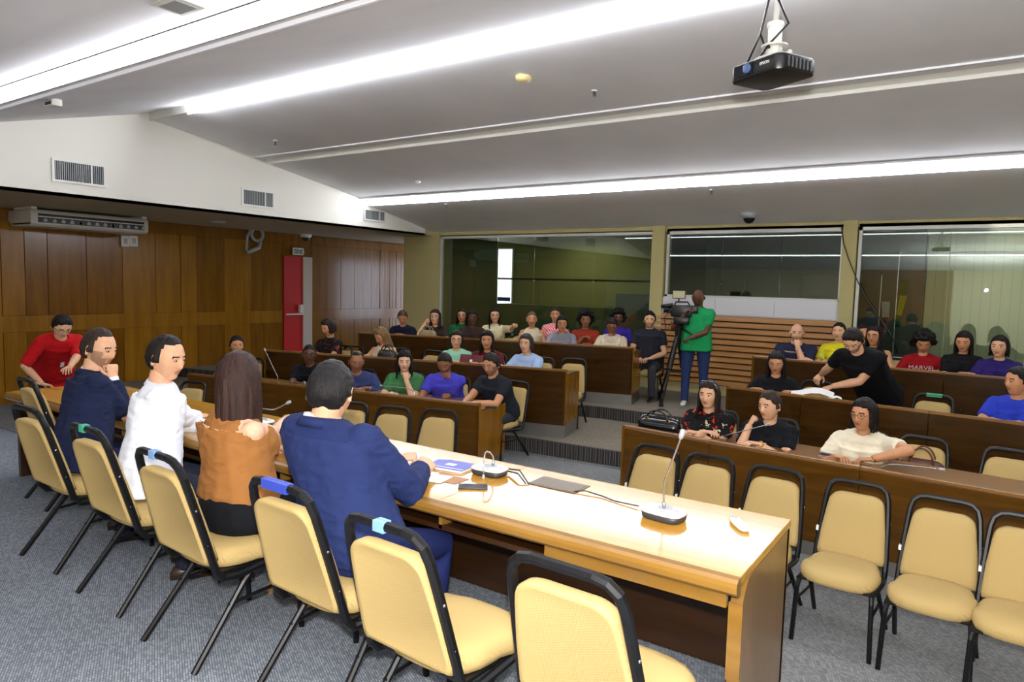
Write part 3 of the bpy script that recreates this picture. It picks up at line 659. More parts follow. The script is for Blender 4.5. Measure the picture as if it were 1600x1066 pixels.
# ---------------------------------------------------------------- head table
TX0, TX1, TY0, TY1, TZ = -6.95, -.665, 2.45, 3.29, 1.14
t = empty('head_table', (-4, 2.9, DZ), label='long light oak head table with a rounded front edge', cat='table')
def tb(mb, nm, m, **k): q = mb.build(nm, m, t, **k); q.location = (4, -2.9, -DZ); return q
cuts = [TX0, -5.6, -3.85, -2.1, TX1]
for a, b in zip(cuts[:-1], cuts[1:]): tb(MB().box(a+.001, b-.001, TY0+.05, TY1, TZ-.035, TZ), 'tabletop', m_top, bevel=.002, seg=1)
# rounded near edge
pf = [(TY0+.052, TZ), (TY0+.02, TZ-.002), (TY0+.004, TZ-.012), (TY0, TZ-.028), (TY0+.003, TZ-.05), (TY0+.018, TZ-.064), (TY0+.052, TZ-.068)]
v = [(x, y, z) for x in (TX0, TX1) for y, z in pf]; n = len(pf)
tb(MB().add(v, [tuple(range(n)), tuple(range(2*n-1, n-1, -1))]+[(i, i+n, (i+1) % n+n, (i+1) % n) for i in range(n)]), 'edge_moulding', m_edge, sm=False)
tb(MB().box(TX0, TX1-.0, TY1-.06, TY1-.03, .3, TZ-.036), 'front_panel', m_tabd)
tb(MB().box(-1.5, TX1-.05, TY0+.05, TY0+.075, TZ-.13, TZ-.069), 'apron', m_edge)
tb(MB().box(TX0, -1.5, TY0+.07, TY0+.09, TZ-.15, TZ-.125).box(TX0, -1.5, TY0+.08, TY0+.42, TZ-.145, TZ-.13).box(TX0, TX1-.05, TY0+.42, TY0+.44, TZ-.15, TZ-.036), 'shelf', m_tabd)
for x in (-1.5, -2.1, -2.7, -3.3, -3.9, -4.5, -5.1, -5.7): tb(MB().box(x-.01, x+.01, TY0+.07, TY0+.42, TZ-.145, TZ-.036), 'divider', m_edge)
for x in (TX1-.045, -3.02, -5.3, TX0):
    e = x > -1
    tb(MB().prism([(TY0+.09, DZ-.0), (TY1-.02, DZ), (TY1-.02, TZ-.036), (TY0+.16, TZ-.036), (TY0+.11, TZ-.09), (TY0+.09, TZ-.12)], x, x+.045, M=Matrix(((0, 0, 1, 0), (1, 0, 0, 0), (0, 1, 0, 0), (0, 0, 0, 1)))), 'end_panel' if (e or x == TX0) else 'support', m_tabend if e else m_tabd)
tb(MB().box(TX1-.05, TX1+.002, TY0+.086, TY0+.094, TZ-.42, TZ-.12), 'edge_strip', m_edge)

# things on the head table
zt_ = TZ+.001
def T(px, py, dz=0): return atz(px, py, zt_+dz)
a, b, c_, d_ = T(848, 745), T(926, 759), T(900, 772), T(830, 756)
pl_ = empty('cable_hatch', (a+c_)/2, label='flat dark grey cable hatch let into the head table', cat='hatch')
W = ((b-a).length+(c_-d_).length)/4; Dp = ((d_-a).length+(c_-b).length)/4
MB().box(-W, W, -Dp, Dp, .0, .003).build('plate', mat('hatch_metal', (92, 80, 68), .35, metal=.4), pl_); MB().box(-W+.012, W-.012, -Dp+.012, Dp-.012, .003, .0045).build('inlay', mat('hatch_inlay', (110, 98, 84), .5), pl_)
def mic_base(p, rz, neck, lb, head_r=.011):
    r = empty('gooseneck_microphone', p, rz, label=lb, cat='microphone', group=None)
    def oc(sx, sy): return [Vector((sx*math.copysign(abs(math.cos(a))**.55, math.cos(a)), sy*math.copysign(abs(math.sin(a))**.55, math.sin(a)), 0)) for a in [2*PI*i/32 for i in range(32)]]
    rr = [[q+Vector((0, 0, z)) for q in oc(.098*k, .068*k)] for z, k in ((.0, .9), (.006, .96), (.03, 1.0))]
    MB().rings(rr).build('base', m_dgrey, r, sm=True)
    rr = [[Vector((q.x, q.y, z)) for q in oc(.1*k, .07*k)] for z, k in ((.03, 1.0), (.038, 1.0), (.043, .95), (.045, .8))]
    MB().rings(rr).build('cover', m_white, r, sm=True)
    MB().lathe([(.001, .045), (.036, .045), (.036, .048), (.001, .048)], (0, .012, 0)).build('speaker_grille', m_grey, r)
    MB().box(-.025, .025, -.052, -.044, .045, .048).build('button', m_grey, r); MB().box(.05, .075, .0, .004, .045, .049).build('button', m_silver, r)
    inv = Matrix.Rotation(-rz, 4, 'Z'); P = [inv @ (Vector(q)-Vector(p)) for q in neck]
    MB().tube(spline(P), .0045, 8).tube([P[0], P[0]+(P[1]-P[0]).normalized()*.03], .008).build('stem', m_silver, r, sm=True)
    d = (P[-1]-P[-2]).normalized(); e = P[-1]
    MB().tube([e-d*.01, e, e+d*.03, e+d*.036], [.007, head_r, head_r, head_r*.6], 10).build('head', m_grey, r, sm=True)
    return r
p = T(765, 741)
N = lambda px, py, y: atline(px, py, (-5, y), (5, y))
mic_base(p, .05, [p+Vector((.012, .012, .045)), N(771, 715, p.y+.005), N(766, 707.5, p.y-.02), N(760, 706.5, p.y-.04), N(757, 713, p.y-.06), N(756, 732, p.y-.08), N(755.5, 745, p.y-.085)], 'white table microphone with its stem bent down over the phone', .009)
p = T(1037, 810); q = p.y
mic_base(p, -.1, [p+Vector((0, .0, .045)), N(1037, 780, q), N(1038, 756, q), N(1042, 742, q), N(1060, 695, q-.01), N(1064, 683, q-.01)], 'white table microphone with tall upright stem, right part of the head table', .012)
# far microphone standing before the woman
a = N(428, 640, 3.0); b = N(449, 630, 3.0); c0 = T(420, 668); c0.y = 3.0
mic_base(Vector((a.x-.15, 3.0, zt_)), 0, [Vector((a.x-.15, 3.0, zt_+.045)), Vector((a.x-.14, 3.0, zt_+.12)), a, b], 'small dark headed table microphone between the woman and the near suited man')
# phone
p = T(739, 762); r = empty('phone', p, .62, label='black smartphone lying on the head table under the bent microphone', cat='phone')
MB().box(-.075, .075, -.036, .036, 0, .009).build('body', m_dgrey, r, bevel=.003); MB().box(-.072, .072, -.033, .033, .009, .0098).build('screen', mat('phone_glass', (22, 24, 24), .4, .15), r)
# remote control
p = T(1155, 823); r = empty('remote_control', p, -.93, label='white handset lying at the right end of the head table', cat='remote control')
rr = []
for z, k in ((0, .8), (.008, 1), (.018, .96), (.024, .7)):
    rr.append([Vector((.085*k*math.copysign(abs(math.cos(a))**.7, math.cos(a)), .026*k*math.copysign(abs(math.sin(a))**.7, math.sin(a)), z)) for a in [2*PI*i/24 for i in range(24)]])
MB().rings(rr).build('body', m_white, r, sm=True)
for i in range(3): MB().box(-.065+i*.014, -.057+i*.014, -.008, .008, .023, .0262).build('button', m_grey, r)
# notebook, papers and pen
p = T(705, 730); r = empty('notebook', p, .12, label='violet blue notebook with a white emblem on the head table', cat='book')
MB().box(-.12, .12, -.085, .085, 0, .012).build('pages', m_paper, r); MB().box(-.122, .122, -.087, .087, .012, .015).build('cover', mat('notebook_cover', (104, 110, 190), .5), r)
MB().box(-.03, .03, -.02, .02, .015, .0158).prism([(-.12, .06), (-.06, .085), (-.12, .085)], .015, .0158).box(-.12, .12, -.07, -.064, .015, .0158).build('emblem', m_paper, r)
p = T(700, 745); MB().box(-.08, .12, -.06, .06, 0, .0015).build('folder', mat('reflection_brown', (170, 126, 90), .7), None, label='thin brown sheet standing in for a table reflection by the violet notebook', cat='folder').location = p-Vector((0, .03, 0))  # flat brown sheet in place of a reflection on the table top
p = T(672, 747); o = MB().box(-.1, .1, -.07, .07, .002, .004).build('paper_sheet', m_paper, None, label='white paper sheet under the near suited man’s hands', cat='paper'); o.location = p; o.rotation_euler = (0, 0, .2)
# cables from the hatch to both microphones
a, b = T(795, 733, .02), T(826, 756, .004); mid = (a+b)/2+Vector((0, .01, .03))
MB().tube([a, mid, b], .004, 6).tube([a+Vector((0, -.02, -.005)), mid+Vector((.01, -.03, -.01)), b+Vector((-.01, -.01, 0))], .004, 6).build('cable', m_dgrey, None, sm=True, label='pair of grey cables from the bent microphone to the table hatch', cat='cable')
MB().tube([T(897, 768, .004), T(915, 767, .012), T(940, 775, .006), T(960, 783, .004), T(998, 791, .01)], .0035, 6).build('cable', m_dgrey, None, sm=True, label='grey cable from the table hatch to the tall microphone', cat='cable')
# ================================================================ people
def head_point(ph, th):
    st, ct = math.sin(th), math.cos(th); sx, cf = math.sin(ph), math.cos(ph)
    z = .122*ct
    lo = smooth(-z/.118) if z < 0 else 0
    k = st if z >= 0 else st**(1-.42*lo)
    x = .0795*k*math.copysign(abs(sx)**.92, sx)*(1-.26*lo)
    if cf > 0: y = (.094*k*(1-.07*lo))*cf**.8
    else: y = -(.100*k*(1-.28*lo))*(-cf)**.95
    if z < -.03 and cf < 0: z += .03*smooth((-z-.03)/.07)*(-cf)
    if cf > 0:
        g = lambda cx, cz, sx_, sz_: math.exp(-((x-cx)/sx_)**2-((z-cz)/sz_)**2)
        f = cf**.5
        y += f*(.004*g(0, .075, .06, .03)-.009*(g(.033, .004, .017, .014)+g(-.033, .004, .017, .014))+.0045*(g(.03, .028, .02, .009)+g(-.03, .028, .02, .009)))
        y += f*.004*(g(.04, -.028, .018, .02)+g(-.04, -.028, .018, .02))
        t = (.012-z)/.05
        if -.2 < t < 1.35:
            hgt = .005+.015*max(0, min(1, t)) if t < 1 else .020*max(0, 1-(t-1)/.32)
            if t < 0: hgt *= max(0, 1+t/.2)
            y += hgt*math.exp(-(x/(.0075+.0075*max(0, min(1, t))))**2)
        y += .0055*g(0, -.056, .024, .0055)+.006*g(0, -.070, .021, .007)-.004*g(0, -.063, .026, .0022)-.003*g(0, -.083, .03, .006)
        y += .008*g(0, -.102, .024, .014)
    return Vector((x, y, z))
NU, NV = 60, 52
def _grid():
    P = []; MT = []; info = []
    for i in range(1, NV):
        th = PI*i/NV
        for j in range(NU):
            t = -1+2*j/NU; ph = t*PI-.60*math.sin(t*PI); P.append(head_point(ph, th)); info.append((ph, th))
    P.append(Vector((0, 0, .122))); P.append(Vector((0, .02, -.120))); info += [(0, 0), (0, PI)]
    Fc = []
    T = len(P)-2
    for i in range(NV-2):
        for j in range(NU): k = (j+1) % NU; Fc.append((i*NU+j, i*NU+k, (i+1)*NU+k, (i+1)*NU+j))
    for j in range(NU): k = (j+1) % NU; Fc.append((T, k, j)); Fc.append((T+1, (NV-2)*NU+j, (NV-2)*NU+k))
    return P, Fc, info
HP, HF, HI = _grid()
def hairline(p, recede=0.0):
    """>0 where scalp hair grows"""
    x, y, z = p
    front = z-(.072+recede*.03-9*x*x*(1 if recede < .5 else .2))     # forehead
    side = (.028-y) if z > -.02 else (-.012-y-(.0-z)*.2)                  # behind the temples
    v = max(front if y > .02 else -1, side if z > -.075+.3*max(0, y+.02) else -1)
    if y > .055 and z < .062: v = -1
    return v
# face regions -> material slots: 0 skin 1 lips 2 brow 3 eye white 4 iris 5 stubble/beard
def face_slot(c, beard):
    x, y, z = c; ax = abs(x)
    if y > .05:
        if ax < .022 and -.074 < z < -.052 and (ax/.023)**2+((z+.063)/.0115)**2 < 1: return 1
        if .014 < ax < .05 and .021-.18*abs(ax-.03) < z < .0285-.18*abs(ax-.03)+.001: return 2
    if beard and y > -.005:
        if z < -.045 and (z < -.078 or ax > .028 or z > -.052): 
            if y > .0 and not (ax < .024 and -.074 < z < -.052) and not (z > -.05 and ax < .012): return 5
        if ax > .055 and z < -.0: return 5
    return 0
ear_ring = [(0, -.002, .028), (0, .010, .030), (0, .018, .02), (0, .017, .004), (0, .010, -.012), (0, .004, -.026), (0, -.006, -.030), (0, -.010, -.02), (0, -.008, 0), (0, -.008, .016)]
def add_head(mb, H, beard=0, hs=(1, 1, 1)):
    """H: 4x4 head frame (x right, y forward, z up)"""
    Sx = Matrix.Diagonal((*hs, 1)); HS = H @ Sx
    n0 = len(mb.v); cen = []
    mb.add([HS @ p for p in HP], HF, 0)
    L = len(HF)
    for q, f in enumerate(HF):
        c = sum((HP[i] for i in f), Vector())/len(f); mb.m[len(mb.m)-L+q] = face_slot(c, beard)
    for s in (-1, 1):
        # ears
        c = Vector((s*.0745, -.012, -.004)); rr = []
        for k, dx in ((1.0, -.006), (1.05, .006), (.92, .013), (.6, .010), (.35, .003)):
            rr.append([HS @ (c+Vector((s*(dx+(.006 if y < 0 else 0)), y*k*1.05, z*k*1.05))) for _, y, z in ear_ring])
        mb.rings(rr, 0)
        # eyes: eyeball, iris, upper and lower lid
        e = Vector((s*.0325, .0765, .004))
        mb.ell(HS @ e, (.0125, .0125, .0125), H.to_3x3(), 12, 8, 3)
        g = Vector((0, .012, -.0015)); mb.ell(HS @ (e+g), (.0055, .0025, .0058), H.to_3x3(), 10, 6, 4)
        for sg, hh_ in ((1, .0062), (-1, -.0068)):
            pts = [HS @ (e+Vector((t*.0155, .0098-.0065*t*t*1.2, hh_*(1-t*t)+.0005))) for t in (-1, -.5, 0, .5, 1)]
            mb.tube(pts, [.0016, .0034, .0038, .0034, .0016], 6, 0)
            if sg > 0: mb.tube([p+H.to_3x3() @ Vector((0, .0022, -.0026)) for p in pts], .0010, 5, 4)
# hands: local frame  x across (thumb side +x for a right hand seen palm down), y along fingers, z up (back of hand)
def add_hand(mb, M, curl=.5, side=1, spread=1.0, thumb=0., point=0, m=0):
    def W(p): return M @ Vector((p[0]*side, p[1], p[2]))
    rr = []
    for y, wx, wz, cz in ((-.06, .020, .018, 0), (-.03, .0235, .0185, 0), (0, .026, .018, 0), (.03, .036, .015, 0), (.06, .041, .014, 0), (.082, .040, .0115, 0), (.09, .034, .007, -.002)):
        rr.append([W((wx*math.cos(a), y, cz+wz*math.sin(a))) for a in [2*PI*i/12 for i in range(12)]])
    mb.rings(rr, m)
    for i, (x, L, r) in enumerate(((.030, .068, .0085), (.010, .076, .0088), (-.011, .070, .0083), (-.030, .054, .0075))):
        c = curl*(1+.12*i); 
        if point and i == 0: c = .1
        a = 0; p = Vector((x, .078, 0)); pts = [Vector((x*.9, .055, 0)), p.copy()]; sp = x*2.2*spread
        for k, seg in enumerate((.45, .32, .23)):
            a += c*(1.0, 1.15, .8)[k]
            p = p+Vector((sp*L*seg, math.cos(a)*L*seg, -math.sin(a)*L*seg)); pts.append(p.copy())
        e = pts[-1]+(pts[-1]-pts[-2]).normalized()*r*.7; pts.append(e)
        mb.tube([W(q) for q in pts], [r, r*1.06, r*1.0, r*.93, r*.82, r*.35], 8, m)
    a0 = .75-thumb*.7
    q = [Vector((.018, .005, -.004)), Vector((.038, .028, -.010))]
    d = Vector((math.sin(a0), math.cos(a0), -.35-thumb*.3)).normalized(); q.append(q[-1]+d*.03)
    d2 = Vector((math.sin(a0-.35-curl*.4), math.cos(a0-.35), -.3-curl*.3)).normalized(); q.append(q[-1]+d2*.026); q.append(q[-1]+d2*.006)
    mb.tube([W(v) for v in q], [.014, .0125, .0105, .009, .004], 8, m)
def remesh(mb, name, vox, mats, it=6, fac=.5, disp=None):
    me = mb.mesh('tmp'); bm = bmesh.new(); bm.from_mesh(me); bmesh.ops.recalc_face_normals(bm, faces=bm.faces); bm.to_mesh(me); bm.free()
    o = bpy.data.objects.new('tmp', me); COL.objects.link(o)
    r = o.modifiers.new('r', 'REMESH'); r.mode = 'VOXEL'; r.voxel_size = vox; r.use_smooth_shade = True
    s = o.modifiers.new('s', 'SMOOTH'); s.factor = fac; s.iterations = it
    bpy.context.view_layer.update()
    dg = bpy.context.evaluated_depsgraph_get(); m2 = bpy.data.meshes.new_from_object(o.evaluated_get(dg)); m2.name = name
    bpy.data.objects.remove(o); bpy.data.meshes.remove(me)
    if disp:
        amp, sc = disp; n = len(m2.vertices); co_ = np.empty(n*3, 'f'); no_ = np.empty(n*3, 'f')
        m2.vertices.foreach_get('co', co_); m2.vertex_normals.foreach_get('vector', no_); C3 = co_.reshape(-1, 3); N3 = no_.reshape(-1, 3)
        k = np.array([noise.noise(Vector((x*sc*.8, y*sc*.8, z*sc*1.9)))+.5*noise.noise(Vector((x*sc*2, y*sc*2, z*sc*3.2))) for x, y, z in C3.tolist()], 'f')
        m2.vertices.foreach_set('co', (C3+N3*(amp*(1-np.abs(k)*2.2))[:, None]).ravel())
    m2.materials.clear()
    for mm in mats: m2.materials.append(mm)
    m2.polygons.foreach_set('material_index', [0]*len(m2.polygons)); m2.polygons.foreach_set('use_smooth', [True]*len(m2.polygons))
    return m2
def join_meshes(base, mb):
    """append hand-built faces to a remeshed surface"""
    bm = bmesh.new(); bm.from_mesh(base)
    vs = [bm.verts.new(v) for v in mb.v]
    newf = []
    for f, m in zip(mb.f, mb.m):
        try: q = bm.faces.new([vs[i] for i in f]); q.material_index = m; q.smooth = True; newf.append(q)
        except ValueError: pass
    bm.to_mesh(base); bm.free(); return base
def obj(name, me, parent, **k):
    o = bpy.data.objects.new(name, me); COL.objects.link(o); o.parent = parent; return tag(o, **k)
def ik(a, t, l1, l2, hint):
    d = t-a; D_ = d.length
    if D_ > (l1+l2)*.985: t = a+d*((l1+l2)*.985/D_); d = t-a; D_ = d.length
    u = d.normalized(); x = (l1*l1-l2*l2+D_*D_)/(2*D_); h = math.sqrt(max(1e-6, l1*l1-x*x))
    n = hint-u*hint.dot(u); n = n.normalized() if n.length > 1e-5 else u.orthogonal().normalized()
    return a+u*x+n*h, t
def frame(y, z):
    y = y.normalized(); z = (z-y*z.dot(y)); z = z.normalized() if z.length > 1e-4 else y.orthogonal().normalized(); x = y.cross(z)
    return Matrix(((x.x, y.x, z.x, 0), (x.y, y.y, z.y, 0), (x.z, y.z, z.z, 0), (0, 0, 0, 1)))
def oval(c, ux, uy, rx, ry, n=16, p=2.4):
    o_ = []
    for i in range(n):
        a = 2*PI*i/n; ca, sa = math.cos(a), math.sin(a); k = (abs(ca)**p+abs(sa)**p)**(-1/p)
        o_.append(c+ux*(rx*ca*k)+uy*(ry*sa*k))
    return o_
SK = dict(fair=(224, 176, 146), light=(214, 166, 132), tan=(190, 136, 98), brown=(146, 96, 66), dark=(92, 58, 40))
def skin_m(k): return mat('skin_'+k, SK[k], .5, .35, noise_s=30, noise_a=.06)
def lips_m(k): c = SK[k]; return mat('lips_'+k, (int(c[0]*.86), int(c[1]*.72), int(c[2]*.72)), .45)
def hair_m(c):
    nm = 'hair_%d_%d_%d' % c
    if nm in _mc: return _mc[nm]
    m = mat(nm, tuple(int(v*.8) for v in c), .5, .22, noise_s=9, noise_a=.4, bump=.6, bump_s=34)
    nt = m.node_tree; tc = [n for n in nt.nodes if n.type == 'TEX_COORD'][0]; mp = nt.nodes.new('ShaderNodeMapping'); mp.inputs['Scale'].default_value = (6, 6, .6)
    nt.links.new(tc.outputs['Object'], mp.inputs['Vector'])
    for n in nt.nodes:
        if n.type == 'TEX_NOISE': nt.links.new(mp.outputs[0], n.inputs['Vector'])
    return m
def beard_m(k, c): s = SK[k]; return mat('stubble_%s' % k, tuple(int(s[i]*.7+c[i]*.2) for i in range(3)), .7)
BLK, DBR, BR, GRYH, BLND = (20, 16, 15), (42, 27, 20), (70, 44, 30), (88, 82, 78), (150, 118, 76)
def person(label, px, py, line, floor, yaw=0, hyaw=0, hp=0, hr=0, skin='tan', hair='short', hcol=BLK, top=(20, 22, 30), kind='t_shirt', sleeve='short', face=None, look=None, skirt=False, nk=0.,
           legs=(30, 32, 40), girth=1.0, gender='m', lh=None, rh=None, lcurl=.5, rcurl=.5, glasses=None, beard=0, pose='sit', hscale=1.13, hlen=.3,
           res=1.0, wz=None, neck='round', recede=0., pattern=None, group='people in the audience', hs=None, pelvis=None, topmat=None, shoes=(24, 22, 22), slouch=0., legvis=1, lhn=None, rhn=None, fold=1.0):
    """px,py: sight line of the head's centre; line: ground line under it; yaw of body and head counted from facing the camera"""
    Hc = atline(px, py, *line); base = math.atan2(-Hc.x, -Hc.y)      # direction to the camera: (sin, cos)
    def dirv(a): a = base-math.radians(a); return Vector((math.sin(a), math.cos(a), 0))
    if face: yaw = math.degrees(base-math.atan2(face[0], face[1]))
    if look: hyaw = math.degrees(base-math.atan2(look[0], look[1]))
    fw = dirv(yaw); rt = Vector((fw.y, -fw.x, 0)); up = Vector((0, 0, 1)); hf = dirv(hyaw)
    hd = (hf*math.cos(math.radians(hp))-up*math.sin(math.radians(hp)))
    Hm = frame(hd, up) @ Matrix.Rotation(math.radians(hr), 4, 'Y')
    sc = hscale
    if pose == 'sit':
        pz = floor+(.555 if not pelvis else .6); dz_ = (Hc.z-.16*sc)-pz; TL = .5
        back = math.sqrt(max(0, TL*TL-dz_*dz_)) if dz_ < TL else .03
        back = min(back, .2)+slouch; Pv = Vector((Hc.x, Hc.y, pz))-fw*(back+.05)
        if pelvis: Pv = Vector((pelvis[0], pelvis[1], pz))
    elif pose == 'stand':
        Pv = Vector((Hc.x, Hc.y, Hc.z-.16*sc-.56))-fw*.02
    else: Pv = Vector(pelvis)
    Sh = Hc-up*((.152 if gender == 'm' else .16)*sc+nk)-fw*.035                                       # point between the shoulders
    if pose == 'bend': Sh = Hc-(Hc-Pv).normalized()*.17-up*.03
    ax = (Sh-Pv).normalized(); rtt = rt.copy(); ff = ax.cross(rtt)*-1; ff = (fw-ax*fw.dot(ax)).normalized()
    w_ = (.168 if gender == 'm' else .148)*sc*(1+.35*(girth-1)); g = girth
    ShL, ShR = Sh-rtt*w_-ax*.058*sc, Sh+rtt*w_-ax*.058*sc
    uL, fL = .285*sc, .255*sc
    root = empty('person', (Pv.x, Pv.y, floor), label=label, cat='person', group=group)
    inv = Vector((Pv.x, Pv.y, floor))
    wz_ = wz if wz is not None else floor+.83
    if lh is None: lh = (-.09, .42, None)
    if rh is None: rh = (.09, .42, None)
    def tgt(h, s):
        if h[0] == 'head': return Hc+Hm.to_3x3() @ (Vector(h[1])*sc)
        if h[0] == 'w': return Vector(h[1])
        if h[0] == 'px': return atz(*h[1])
        if h[0] == 'ln': return atline(h[1][0], h[1][1], (-20, h[1][2]), (20, h[1][2]))
        z = h[2] if h[2] is not None else wz_+.03
        q = Sh+rt*h[0]+fw*h[1]; return Vector((q.x, q.y, z))
    arms = []
    for s, A, h in ((-1, ShL, lh), (1, ShR, rh)):
        t = tgt(h, s); hint = (rt*s*.9-up*1.0-fw*.3)
        if h[0] == 'head': hint = rt*s*.35-up*1.2+fw*.15
        if len(h) > 3 and h[3] is not None: hint = Vector(h[3])
        el, wr = ik(A, t, uL, fL, hint); arms.append((s, A, el, wr, h))
    SKM = [skin_m(skin), lips_m(skin), hair_m(hcol), mat('eye_white', (176, 166, 156), .3), mat('eye_dark', (30, 20, 14), .25), beard_m(skin, hcol)]
    L_ = lambda p: Vector(p)-inv
    # ---- skin body: neck, trunk core, arms, legs as one surface
    vox = .0115*res; b = MB()
    nb = Hc+Hm.to_3x3() @ Vector((0, -.022, -.075)); nr = (.056 if gender == 'm' else .047)*sc*(1+.25*(g-1))
    nm_ = (nb+Sh)/2-fw*.008
    b.tube([L_(nb+up*.03), L_(nb), L_(nm_), L_(Sh-ax*.01), L_(Sh-ax*.06)], [nr*.9, nr*.98, nr, nr*1.15, nr*1.4], 14)
    def trunk(o, e=0., narrow=False):
        rr = []
        wm = w_+.045*sc
        prof = [(-.06, .15, .10), (.05, .165, .115), (.2, .14 if gender == 'f' else .152, .105+.035*(g-1)), (.36, .152, .112), (.42, .165, .113)]
        if gender == 'm': prof = [(-.06, .155, .105), (.05, .165, .118), (.2, .16, .115+.05*(g-1)), (.36, .178, .118), (.42, .185, .112)]
        TLn = (Sh-Pv).length
        if narrow and skirt: prof = prof[1:]
        for h, rx, ry in prof:
            h2 = h/.47*TLn; e2 = e+(.018 if e > 0 and h < .1 else 0); rr.append(oval(L_(Pv+ax*h2), rtt, ff, rx*sc*g+e2, ry*sc*g+e2))
        q_ = (.84, .6, .46) if narrow else (.98, .86, .6); rr.append(oval(L_(Sh-ax*.075*sc), rtt, ff, wm*q_[0]+e, .098*sc+e)); rr.append(oval(L_(Sh-ax*.032*sc), rtt, ff, wm*q_[1]+e, .08*sc+e)); rr.append(oval(L_(Sh-ax*.0), rtt, ff, wm*q_[2]+e, .064*sc+e)); rr.append(oval(L_(Sh+ax*.022*sc-ff*.004), rtt, ff, nr*1.15+e, nr*.95+e*.7))
        o.rings(rr)
        if gender == 'f':
            for s in (-1, 1): o.ell(L_(Pv+ax*(.32/.47*TLn)+rtt*s*.075+ff*(.075*g)), ((.068+e)*sc*g,)*3)
    trunk(b, -.022 if kind != 'vest_top' else -.008)
    for s, A, E, W_, h in arms:
        k = sc*(1+.5*(g-1))*(.96 if gender == 'f' else 1.04)
        b.tube([L_(A+(A-E).normalized()*-.0), L_(A.lerp(E, .35)), L_(A.lerp(E, .8)), L_(E), L_(E.lerp(W_, .3)), L_(E.lerp(W_, .7)), L_(W_)], [.050*k, .048*k, .041*k, .039*k, .040*k, .031*k, .026*k], 12)
        b.ell(L_(A), (.053*k,)*3)
    # legs
    hipw = .095*sc*g; LG = []
    for s in (-1, 1):
        hip = Pv+rt*s*hipw-up*.02
        if pose == 'sit':
            kn = hip+fw*.43+rt*s*.03; kn.z = floor+.50; an = kn+fw*(-.04 if legvis == 1 else legvis); an.z = floor+.09
        elif pose == 'stand' or pose == 'bend':
            kn = Vector((hip.x, hip.y, floor+(hip.z-floor)*.53))+fw*(.05 if s > 0 else .02)+rt*s*.015; an = Vector((hip.x, hip.y, floor+.09))+rt*s*.02+fw*(.06 if s > 0 else -.03)
        LG.append((s, hip, kn, an))
        b.tube([L_(hip), L_(hip.lerp(kn, .4)), L_(kn), L_(kn.lerp(an, .35)), L_(an)], [.078*sc*g, .070*sc*g, .05*sc, .047*sc, .033*sc], 10)
    me = remesh(b, 'body', vox, SKM, 4)
    x = MB(); HL = Matrix.Translation(-inv) @ Matrix.Translation(Hc) @ Hm @ Matrix.Scale(sc, 4)
    add_head(x, HL, beard, hs or ((1, 1, 1) if gender == 'm' else (.95, .95, .97)))
    hn = {-1: lhn, 1: rhn}
    for s, A, E, W_, h in arms:
        fd = (W_-E).normalized(); cu = lcurl if s < 0 else rcurl
        if h[0] == 'head': zz = (W_-Hc); nrm = -(Hc-W_).normalized(); fd = ((Hc+Hm.to_3x3() @ Vector((h[1][0]*.6, .125, -.065)))-W_).normalized(); nrm = (W_-Hc); nrm.z = 0; nrm = nrm.normalized()
        else: nrm = up.copy(); fd = Vector((fd.x, fd.y, fd.z*.25)).normalized() if pose != 'stand' else fd; 
        if hn[s]: fd = Vector(hn[s][0]).normalized(); nrm = Vector(hn[s][1])
        M = Matrix.Translation(L_(W_)) @ frame(fd, nrm) @ Matrix.Scale(sc*(1.0 if gender == 'm' else .9), 4)
        add_hand(x, M, cu, side=(-1 if s > 0 else 1))
    join_meshes(me, x); body = obj('body', me, root)
    # ---- upper clothing
    tm = topmat or mat('cloth_%d_%d_%d' % top, top, .85, .2, noise_s=14, noise_a=.05, bump=.35, bump_s=22)
    c = MB(); e = .012; eh = .028 if pose != 'sit' else 0.
    trunk(c, e+(.012 if kind == 'vest_top' else .006), narrow=(kind == 'vest_top'))
    if kind != 'vest_top':
        for s, A, E, W_, h in arms:
            k = sc*(1+.5*(g-1))*(.96 if gender == 'f' else 1.04)
            q = {'short': .62, 'cap': .32, 'long': 1.0, 'elbow': .95}[sleeve]
            pts = [A-(E-A).normalized()*.01, A.lerp(E, .3)] + ([A.lerp(E, q)] if q < 1 else [A.lerp(E, .8), E, E.lerp(W_, .35), E.lerp(W_, .93)])
            rs = [.066*k, .062*k] + ([.057*k] if q < 1 else [.056*k, .054*k, .048*k, .038*k])
            if kind in ('jacket',): rs = [r_*1.12 for r_ in rs]
            c.tube([L_(p) for p in pts], rs, 14); c.ell(L_(A), (.064*k,)*3)
    if kind == 'jacket' or pose in ('stand', 'bend') or kind == 'shirt_out':
        c.rings([oval(L_(Pv+up*.05), rtt, ff, .172*sc*g+eh, .118*g*sc+eh), oval(L_(Pv-up*(.09 if pose != 'sit' else .06)), rtt, ff, .178*sc*g+eh, .122*sc*g+eh)])
    near = res < .8
    cm = remesh(c, kind, .0105*res if near else .013, [tm], 16 if near else 7, disp=((.0045*fold, 9.) if near else (.003, 11.)))
    nm2 = {'vest_top': 'sleeveless_top', 'shirt_out': 'shirt'}.get(kind, kind)
    ct = obj(nm2, cm, root)
    if kind in ('polo', 'shirt', 'jacket', 'shirt_out'):
        # collar standing round the neck
        cc = MB(); rr = []; cb = Sh+ax*.012
        colm = mat('collar_white', (232, 232, 236), .7) if kind == 'jacket' else tm
        for dz2, rad, dd in ((-.012, 1.36, 0), (.03, 1.16, .0), (.035, 1.24, 0), (-.006, 1.52, 0)):
            ring = []
            for i in range(21):
                a = -2.55+5.1*i/20
                ring.append(L_(cb+ax*(dz2*(1 if abs(a) < 2 else .6)-.018*max(0, abs(a)-1.6))-ff*math.cos(a)*nr*rad+rtt*math.sin(a)*nr*rad))
            rr.append(ring)
